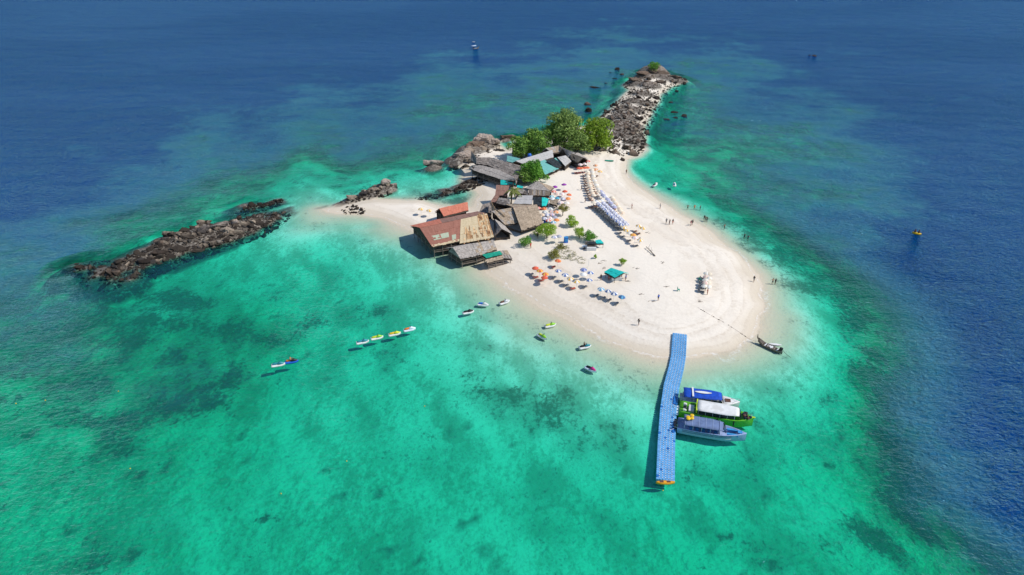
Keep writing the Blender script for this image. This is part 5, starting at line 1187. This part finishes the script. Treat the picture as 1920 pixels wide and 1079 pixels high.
row(1101, 321, 1113, 366, 11, [('cream', 'cream'), ('peach', 'cream')], 'the left cream row', 'left cream umbrella row', M_LBR, -2)
row(1110, 318, 1124, 358, 11, [('cream', 'cream'), ('cream', 'white')], 'the right cream row', 'right cream umbrella row', M_LBR, -3)
row(1126, 358, 1152, 388, 9, [('lavender', 'lavender'), ('lavender', 'white')], 'the lavender row', 'lavender umbrella row', M_LWH)
row(1148, 370, 1167, 399, 8, [('cream', 'cream'), ('peach', 'cream')], 'the shore side row', 'short cream umbrella row', M_LBR)
row(1122, 381, 1165, 420, 12, [('lavender', 'white'), ('blue', 'white')], 'the left striped row', 'left striped umbrella row', M_LGR)
row(1131, 380, 1174, 419, 12, [('white', 'lavender'), ('lavender', 'white')], 'the right striped row', 'right striped umbrella row', M_LGR)
row(1113, 379, 1128, 376, 4, [('cream', 'cream'), ('white', 'white')], 'the cross row', 'cross row umbrellas', M_LBR)
row(1325, 512, 1322, 536, 5, [('cream', 'white'), ('pink', 'cream')], 'the left spit file', 'pale umbrellas on the spit', M_LGR, 0, .9)
row(1330, 513, 1329, 537, 4, [('cream', 'cream'), ('cream', 'white')], 'the right spit file', 'pale umbrellas on the spit', None, 0, .9)
# single umbrellas: (photo x, y, colours, label, lounger colour)
SINGLE = [
 (1004.5,502,'red','red','red umbrella at the left end of the front beach group',M_LGR),(1045.5,488.5,'red','orange','red orange umbrella highest up in the front beach group',M_LRED),(1012,507.5,'yellow','red','yellow and red striped umbrella beside the leftmost red one',M_LRED),(1022.5,513.5,'yellow','red','yellow and red striped umbrella third in the left front cluster',M_LRED),(1021,520,'red','red','low red umbrella at the front of the left cluster',None),
 (1047,507.5,'blue','white','blue striped umbrella above the two front orange striped ones, left',M_LGR),(1059.5,514.5,'blue','white','blue striped umbrella above the two front orange striped ones, right',M_LGR),(1069.5,521.5,'yellow','white','left of the two orange striped umbrellas on the front beach',M_LGR),(1082,527.5,'yellow','white','right of the two orange striped umbrellas on the front beach',M_LRED),
 (1094.5,505,'lavender','blue','lavender blue striped umbrella nearest the white pole',None),(1106.5,511,'blue','white','upper blue striped umbrella just left of the kiosk shadow',None),(1093,513.5,'white','white','plain white umbrella left of the kiosk shadow',None),(1105,525,'blue','white','lower blue striped umbrella just left of the kiosk shadow',M_LGR),
 (1127,541,'sky','white','leftmost of the four blue umbrellas in front of the kiosk',M_LGR),(1140,545.5,'navy','white','second of the four blue umbrellas in front of the kiosk',M_LGR),(1151.5,549.5,'navy','white','third of the four blue umbrellas in front of the kiosk',M_LGR),(1165,556,'navy','sky','rightmost of the four blue umbrellas in front of the kiosk',M_LGR),
 (1169.5,426,'yellow','white','yellow striped umbrella at the near end of the striped rows',M_LGR),(1175,432,'yellow','cream','yellow cream umbrella just below the striped rows',M_LGR),(1180.5,436,'white','cream','white umbrella among the yellow ones at the near end',None),(1198,423,'yellow','white','yellow striped umbrella, upper of the two set to the right',M_LBR),(1204.5,427.5,'yellow','cream','yellow cream umbrella, lower of the two set to the right',M_LBR),(1187,440,'yellow','orange','deep yellow umbrella left of the dead branch',M_LGR),(1190.5,445,'pink','white','pink and white umbrella between two yellow ones',None),(1200,449.5,'yellow','white','nearest yellow striped umbrella beyond the dead branch',M_LGR),
 (1085,315,'red','red','red umbrella, leftmost at the head of the beach',M_LRED),(1090,315.5,'red','orange','red orange umbrella, second at the head of the beach',M_LRED),(1095.5,314.5,'red','red','red umbrella, third at the head of the beach',M_LRED),(1101,314,'red','orange','red orange umbrella, fourth at the head of the beach',M_LRED),(1103.5,302,'red','pink','red and pink umbrella touching the beach end house',None),(1088,308,'pink','white','pink white umbrella behind the red ones at beach head, left',None),(1096,307,'pink','white','pink white umbrella behind the red ones at beach head, right',None),(1117.5,310,'peach','orange','peach orange umbrella, far one of three right of the beach head',M_LBR),(1117,317,'peach','orange','peach orange umbrella, middle one of three right of the beach head',M_LBR),(1124,321,'yellow','peach','tan yellow umbrella, near one of three right of the beach head',M_LBR),
 (1041,350,'purple','purple','purple umbrella, left of the two purple ones',None),(1058,346,'purple','purple','purple umbrella on a tall pole, right of the two',None),(1037.5,358.5,'red','pink','red umbrella at the corner of the slatted thatch hut',None),(1060,358.5,'red','red','red umbrella below the tall purple one',None),(1066.5,365,'red','orange','red orange umbrella at the right edge of the village crowd, upper',None),(1065,371.5,'orange','orange','orange umbrella at the right edge of the village crowd, lower',None),(1044,363,'pink','cream','pale pink umbrella in the village crowd, left of the pair',None),(1053,363.5,'pink','white','pale pink umbrella in the village crowd, right of the pair',None),(1034,368,'teal','white','teal and white umbrella in the village crowd',None),(1036,372,'white','white','white umbrella below the teal and white one',None),(1044.5,371.5,'sky','teal','sky blue umbrella in the village crowd',None),(1055,372,'lavender','white','lavender umbrella right of the sky blue one',None),(1051,379,'pink','white','pink white umbrella right of the thatch awning, upper',None),(1052,384,'pink','cream','pink cream umbrella right of the thatch awning, lower',None),(1062,380,'cream','white','cream umbrella at the right of the thatch awning',None),
 (1010,390,'red','pink','red umbrella tucked against the thatched hall roof',None),(1020,391,'red','orange','red orange umbrella in front of the net shelter',None),(1031,391,'grey','white','grey white umbrella right of the red orange one by the net shelter',None),(1043,391.5,'cream','peach','cream umbrella left of the yellowing tree',None),(1022,397,'grey','white','pale grey umbrella in the second line before the net shelter, left',None),(1033,396,'grey','pink','pale grey pink umbrella in the second line before the net shelter',None),(1042,396.5,'orange','peach','orange umbrella under the yellowing tree',None),(1026,402,'lavender','white','lavender striped umbrella in the third line of the village crowd, left',None),(1034,402,'lavender','pink','lavender pink umbrella in the third line of the village crowd, right',None),(1016.5,402.5,'cream','peach','cream umbrella beside the thatched hall roof edge',None),(1021,409,'lavender','white','pale lavender umbrella above the blue tarp, left',None),(1030,408,'pink','white','pale pink umbrella above the blue tarp, middle',None),(1040,407,'lavender','grey','lavender grey umbrella above the blue tarp, right',None),(1028.5,412.5,'red','white','red white umbrella just right of the blue tarp',None),(1043.5,412,'orange','orange','orange umbrella alone right of the blue tarp',None),(1037.5,416.5,'sky','white','blue white umbrella in front of the lone orange one',None),(1040,444,'lavender','white','lavender umbrella right of the wide lime tree, left of the pair',None),(1048.5,443,'lavender','grey','lavender umbrella right of the wide lime tree, right of the pair',None),
 (789,391.5,'cream','yellow','cream umbrella on the sand spit, left of the pair',None),(804,394.5,'cream','yellow','cream umbrella on the sand spit, right of the pair',None),(911,392,'cream','peach','cream umbrella by the low dark hut',None)]
for px, py, a, b, lab, lm in SINGLE:
    o = umbrella(px, py, a, b, lab, 'single umbrellas')
    if lm is not None:
        q = Vector(o.location) + Vector((-.95, -.25, 0)); lounger(q.x, q.y, R(rng.uniform(20, 60)), lm, 'lounger beside the ' + lab, 'single loungers')
# folded leaning pole, cabinets, tank, tarps and stools
o = MB().tube([(0, 0, -.2), (.25, .1, 2.6)], [.05, .03], 6).build('flag_pole', M_WHITE); o.location = G(1102, 503); tag(o, 'thin white leaning pole beside the lavender striped umbrella', 'pole')
def cabinet(name, label, cat, px, py, sx, sy, sz, m1, m2):
    c = G(px, py); o = empty(name, c, R(8)); tag(o, label, cat)
    MB().box((0, 0, sz / 2), (sx, sy, sz)).build('body', m1, o); MB().box((0, 0, sz + .03), (sx * 1.05, sy * 1.05, .06)).build('lid', m2, o)
    MB().box((0, -sy / 2 - .012, sz * .55), (sx * .8, .02, sz * .55)).build('door', m2, o)
cabinet('drinks_fridge', 'blue drinks cabinet standing on sand right of the lime tree', 'cabinet', 1061, 455, 1.0, .7, 1.5, M_BLUETARP, M_SEATB)
cabinet('cool_box', 'white cool box beside the bar stall', 'cool box', 1096, 466, 1.2, .7, .7, M_WHITE, M_PIN)
o = MB().lathe([(.6, 0), (.62, .1), (.62, 1.0), (.5, 1.2), (.2, 1.25), (.2, 1.32)], 14).build('water_tank', M_BLUETARP, None, True); c = P(993, 291, 5.2); o.location = (c.x, c.y, 4.4); tag(o, 'blue water tank showing above the long restaurant roof', 'tank')
MB().box((0, 0, -2.0), (1.5, 1.5, 4.0)).build('tank_stand', M_WOOD, o)
building('blue_tarp_awning', 'bright blue tarp awning at the corner of the thatched hall', 'awning', [dict(top=[(1019,412.5,3.2),(1026,415,3.2)], bot=[(1020,419,2.9),(1029,420,2.9)], mat=M_BLUETARP, nu=2, nv=1, piece='tarp', jit=.01)], walls=False, seed=51, post_r=.04)
o = put_boulder('sand_boulder', M_PALE, G(1093, 465), 1.5, 1.2, .9, None, .25); tag(o, 'pale boulder beside the grey bar stall', 'boulder')
for k, (a, b) in enumerate(((1272, 546), (1312, 527))):
    o = empty('beach_chair', G(a, b), R(30 * k)); tag(o, ['green plastic chair alone on open sand', 'dark green chair left of the pale umbrella group'][k], 'chair')
    MB().box((0, 0, .42), (.5, .5, .05)).build('seat', M_GREENCLOTH, o); MB().box((-.25, 0, .72), (.05, .5, .6)).build('backrest', M_GREENCLOTH, o)
    for sx in (-.2, .2):
        for sy in (-.2, .2): MB().box((sx, sy, .2), (.05, .05, .42)).build('leg', M_GREENCLOTH, o)
rr = random.Random(12)
for k, (a, b, lab) in enumerate([(1176,528,'clump of grey driftwood right of the kiosk'),(1246,539,'small dark weed clump on open sand above the walker'),(1200,553,'grey weed clump left of the blue shirted walker'),(1222,566,'grey weed clump nearest the blue shirted walker'),(1310,566,'dark weed clump near the rope end'),(1192,504,'tiny dark weed clump right of the green shrub'),(1212,437,'short dark log right of the yellow umbrellas'),(1242,493,'tiny weed clump below the dead branch'),(1130,490,'grey weed clump above the kiosk, left'),(1132,504,'dry plant clump just left of the kiosk roof'),(1121,495,'dry grass tuft above the kiosk, near the sapling')]):
    e = empty('driftwood_clump', G(a, b)); tag(e, lab, 'driftwood')
    for j in range(5):
        s_ = Vector((rr.gauss(0, .3), rr.gauss(0, .25), .05)); t_ = s_ + Vector((rr.uniform(.3, .8), rr.uniform(-.2, .3), rr.uniform(0, .15)))
        MB().tube([s_, t_], [.05, .025], 5).build('stick', M_WOOD if k != 6 else M_WOODD, e)

# ------------------------------------------------------------------ people: one skinned body per pose, then shared
def body_mesh(pose):
    J = dict(pelvis=(0, 0, .93), waist=(0, 0, 1.08), chest=(0, .01, 1.30), neck=(0, .01, 1.48), head=(0, .03, 1.60), crown=(0, .02, 1.72))
    if pose == 'walk': legs = [((-.09, 0, .88), (-.10, .16, .50), (-.10, .02, .08), (-.10, .20, .03)), ((.09, 0, .88), (.10, -.04, .48), (.10, -.32, .12), (.10, -.22, .03))]; arms = [((-.19, 0, 1.40), (-.25, -.12, 1.13), (-.24, -.02, .90)), ((.19, 0, 1.40), (.25, .10, 1.13), (.23, .24, .95))]
    elif pose == 'wade': legs = [((-.09, 0, .88), (-.14, .03, .48), (-.15, 0, .08), (-.15, .16, .03)), ((.09, 0, .88), (.14, .03, .48), (.15, 0, .08), (.15, .16, .03))]; arms = [((-.19, 0, 1.40), (-.42, .05, 1.22), (-.55, .2, 1.10)), ((.19, 0, 1.40), (.42, .05, 1.22), (.55, .2, 1.12))]
    elif pose == 'sit': 
        legs = [((-.09, .02, .88), (-.14, .42, .92), (-.14, .46, .52), (-.14, .58, .48)), ((.09, .02, .88), (.14, .42, .92), (.14, .46, .52), (.14, .58, .48))]; arms = [((-.19, 0, 1.40), (-.26, .12, 1.16), (-.2, .40, 1.15)), ((.19, 0, 1.40), (.26, .12, 1.16), (.2, .40, 1.15))]
    else: legs = [((-.09, 0, .88), (-.10, .02, .48), (-.11, -.02, .08), (-.12, .13, .03)), ((.09, 0, .88), (.11, .03, .48), (.12, -.02, .08), (.13, .13, .03))]; arms = [((-.19, 0, 1.40), (-.25, -.03, 1.13), (-.24, .08, .88)), ((.19, 0, 1.40), (.26, -.02, 1.14), (.2, .16, 1.0))]
    V = [J['pelvis'], J['waist'], J['chest'], J['neck'], J['head'], J['crown']]; Rr = [.14, .125, .15, .055, .095, .07]; E = [(0, 1), (1, 2), (2, 3), (3, 4), (4, 5)]
    for lg in legs:
        b = len(V); V += lg; Rr += [.095, .062, .042, .035]; E += [(0, b), (b, b + 1), (b + 1, b + 2), (b + 2, b + 3)]
    for am in arms:
        b = len(V); V += am; Rr += [.055, .042, .034]; E += [(2, b), (b, b + 1), (b + 1, b + 2)]
        hx = Vector(am[2]); d = (Vector(am[2]) - Vector(am[1])).normalized(); sgn = -1 if am[2][0] < 0 else 1
        for q, (ox, ln, rd) in enumerate(((-.025, .075, .009), (-.008, .085, .009), (.010, .08, .009), (.026, .065, .008))):
            b2 = len(V); V += [tuple(hx + d * .05 + Vector((0, ox, 0))), tuple(hx + d * (.05 + ln) + Vector((0, ox * 1.2 + .012, -.006)))]; Rr += [.014, rd]; E += [(b + 2, b2), (b2, b2 + 1)]
        b2 = len(V); V += [tuple(hx + Vector((-sgn * .02, .035, -.01))), tuple(hx + d * .055 + Vector((-sgn * .03, .05, 0)))]; Rr += [.014, .010]; E += [(b + 2, b2), (b2, b2 + 1)]
    me = bpy.data.meshes.new('body'); me.from_pydata(V, E, []); o = bpy.data.objects.new('tmp', me); COL.objects.link(o)
    sk = o.modifiers.new('skin', 'SKIN'); lay = me.skin_vertices[0]
    for i, r_ in enumerate(Rr): lay.data[i].radius = (r_ * (1.25 if i in (0, 1, 2) else 1), r_)
    lay.data[0].use_root = True
    o.modifiers.new('sub', 'SUBSURF').levels = 1
    dg = bpy.context.evaluated_depsgraph_get(); res = bpy.data.meshes.new_from_object(o.evaluated_get(dg)); bpy.data.objects.remove(o)
    res.name = 'body'; res.materials.clear()
    for _ in range(4): res.materials.append(None)
    for p_ in res.polygons:
        c = p_.center; mi = 0
        if 1.02 < c.z < 1.44 and abs(c.x) < .21: mi = 1
        elif c.z > .62 and c.z <= 1.02 and abs(c.x) < .20: mi = 2
        elif c.z > 1.66 or (c.z > 1.56 and c.y < .0): mi = 3
        p_.material_index = mi; p_.use_smooth = True
    # a small nose so that the head has a front
    return res
BODY = {k: body_mesh(k) for k in ('stand', 'walk', 'wade', 'sit')}
SKIN = [paint('skin_a', (0.42, 0.24, 0.16), .6, .05), paint('skin_b', (0.26, 0.14, 0.09), .6, .05)]; HAIR = paint('dark_hair', (0.015, 0.012, 0.010), .6, .1)
CL = dict(black=M_BLACK, white=M_WHITE, blue=M_JBLU, red=M_LRED, orange=M_JORG, green=M_GREENCLOTH, grey=M_LGR, pink=paint('pink_cloth', (.55, .18, .20), .8, .05), navy=M_NAVY, bare=None)
def person(px, py, pose, top, low, label, rz, zmin=-.75, z=None, group='people on the beach'):
    p = G(px, py); zz = max(p.z, zmin) if z is None else z; p = P(px, py, zz)
    if z is None and p.z < -.05:
        p = P(px, py, 0); zz = max(gz(p.x, p.y), zmin)
    o = bpy.data.objects.new('person', BODY[pose]); COL.objects.link(o); o.location = (p.x, p.y, zz); o.rotation_euler = (0, 0, R(rz))
    sk = SKIN[rng.randint(0, 1)]
    for i, m in enumerate((sk, CL[top] or sk, CL[low], HAIR)): o.material_slots[i].link = 'OBJECT'; o.material_slots[i].material = m
    tag(o, label, 'person', group); return o
PEOPLE = [(1197,610,'walk','black','navy','person in dark clothes walking on the near sand above the dock',120),(1234,564,'stand','blue','black','person in a blue shirt standing left of the rope end',20),(1413,529,'walk','black','grey','person in dark clothes walking at the right water edge',-30),
 (1448,533,'wade','bare','black','wader in black shorts at the right edge of shallows, left of the pair',10),(1453,533,'stand','black','black','wader in black at the right edge of shallows, right of the pair',200),
 (1184.5,392,'walk','pink','grey','person in pink walking right of the short cream umbrella row',90),(1237.5,392,'walk','white','navy','person in white walking along the upper water edge',100),(1249,420,'stand','grey','black','person in grey, left of the three standing near the water edge',0),(1255,422,'stand','black','navy','person in black, middle of the three near the water edge',40),(1261,421,'stand','black','red','person in black top, right of the three near the water edge',200),
 (1295,424,'walk','pink','pink','person in pink, left of the couple at the water edge',-60),(1298,422.5,'walk','black','black','person in black, right of the couple at the water edge',-60),
 (1289,393,'wade','bare','navy','bather nearest the sand of the far three bathers',0),(1302,392,'wade','orange','orange','bather in orange, middle of the far three bathers',0),(1313,392,'wade','black','black','bather farthest out of the far three bathers',60),(1320,413,'wade','black','navy','bather on the left of the close group of three',0),(1322.5,415,'wade','bare','black','bather in the middle of the close group of three',120),(1325,416,'wade','black','black','bather on the right of the close group of three',200),(1358,429,'wade','bare','navy','lone bather in the green shallows of the right shore',30),(1395.5,446,'wade','black','black','bather on the left of the near pair in the right shallows',0),(1402,449,'wade','black','navy','bather on the right of the near pair in the right shallows',0),
 (1172.5,527,'stand','blue','navy','person in blue standing right of the teal kiosk',60),(1165,524.5,'stand','white','grey','person in white at the right side of the kiosk counter',90),(1126.5,526,'stand','black','black','person in black standing in the kiosk shadow',0),(1141,526,'stand','black','red','person in black at the left side of the kiosk counter',-60),
 (1090,357,'walk','grey','black','person in grey walking beside the upper cream rows',-90),(1097,380,'walk','grey','navy','person in grey walking left of the striped rows',-90),(1174,327,'stand','bare','black','person alone at the far water edge near the rocks',0),(1182.5,445,'stand','black','black','person in black standing below the deep yellow umbrella',0),(1008,448,'stand','black','navy','person in black under the wide lime tree',0),(1038,328,'stand','white','black','person in white in front of the teal shed',0),(995,466,'stand','red','red','person in red on the sand in front of the low green bush',30),(1322,547,'stand','black','grey','person in black below the pale umbrella group',0),(1326,553,'stand','red','red','person in red at the foot of the pale umbrella group',90),(1199,456,'stand','black','black','person in black under the nearest yellow umbrella',0)]
for a, b, po, t, lo, lab, rz in PEOPLE: person(a, b, po, t, lo, lab, rz)
c = P(1095, 651, .3); o = person(1095, 651, 'sit', 'black', 'navy', 'person in black sitting on the jet ski nearest the dock', -75, z=-.1); o.location = (c.x, c.y, -.1)
c = P(546, 679, .3); o = person(546, 679, 'sit', 'orange', 'navy', 'person in an orange jacket riding the blue jet ski', -80, z=-.1); o.location = (c.x - .1, c.y, -.1)
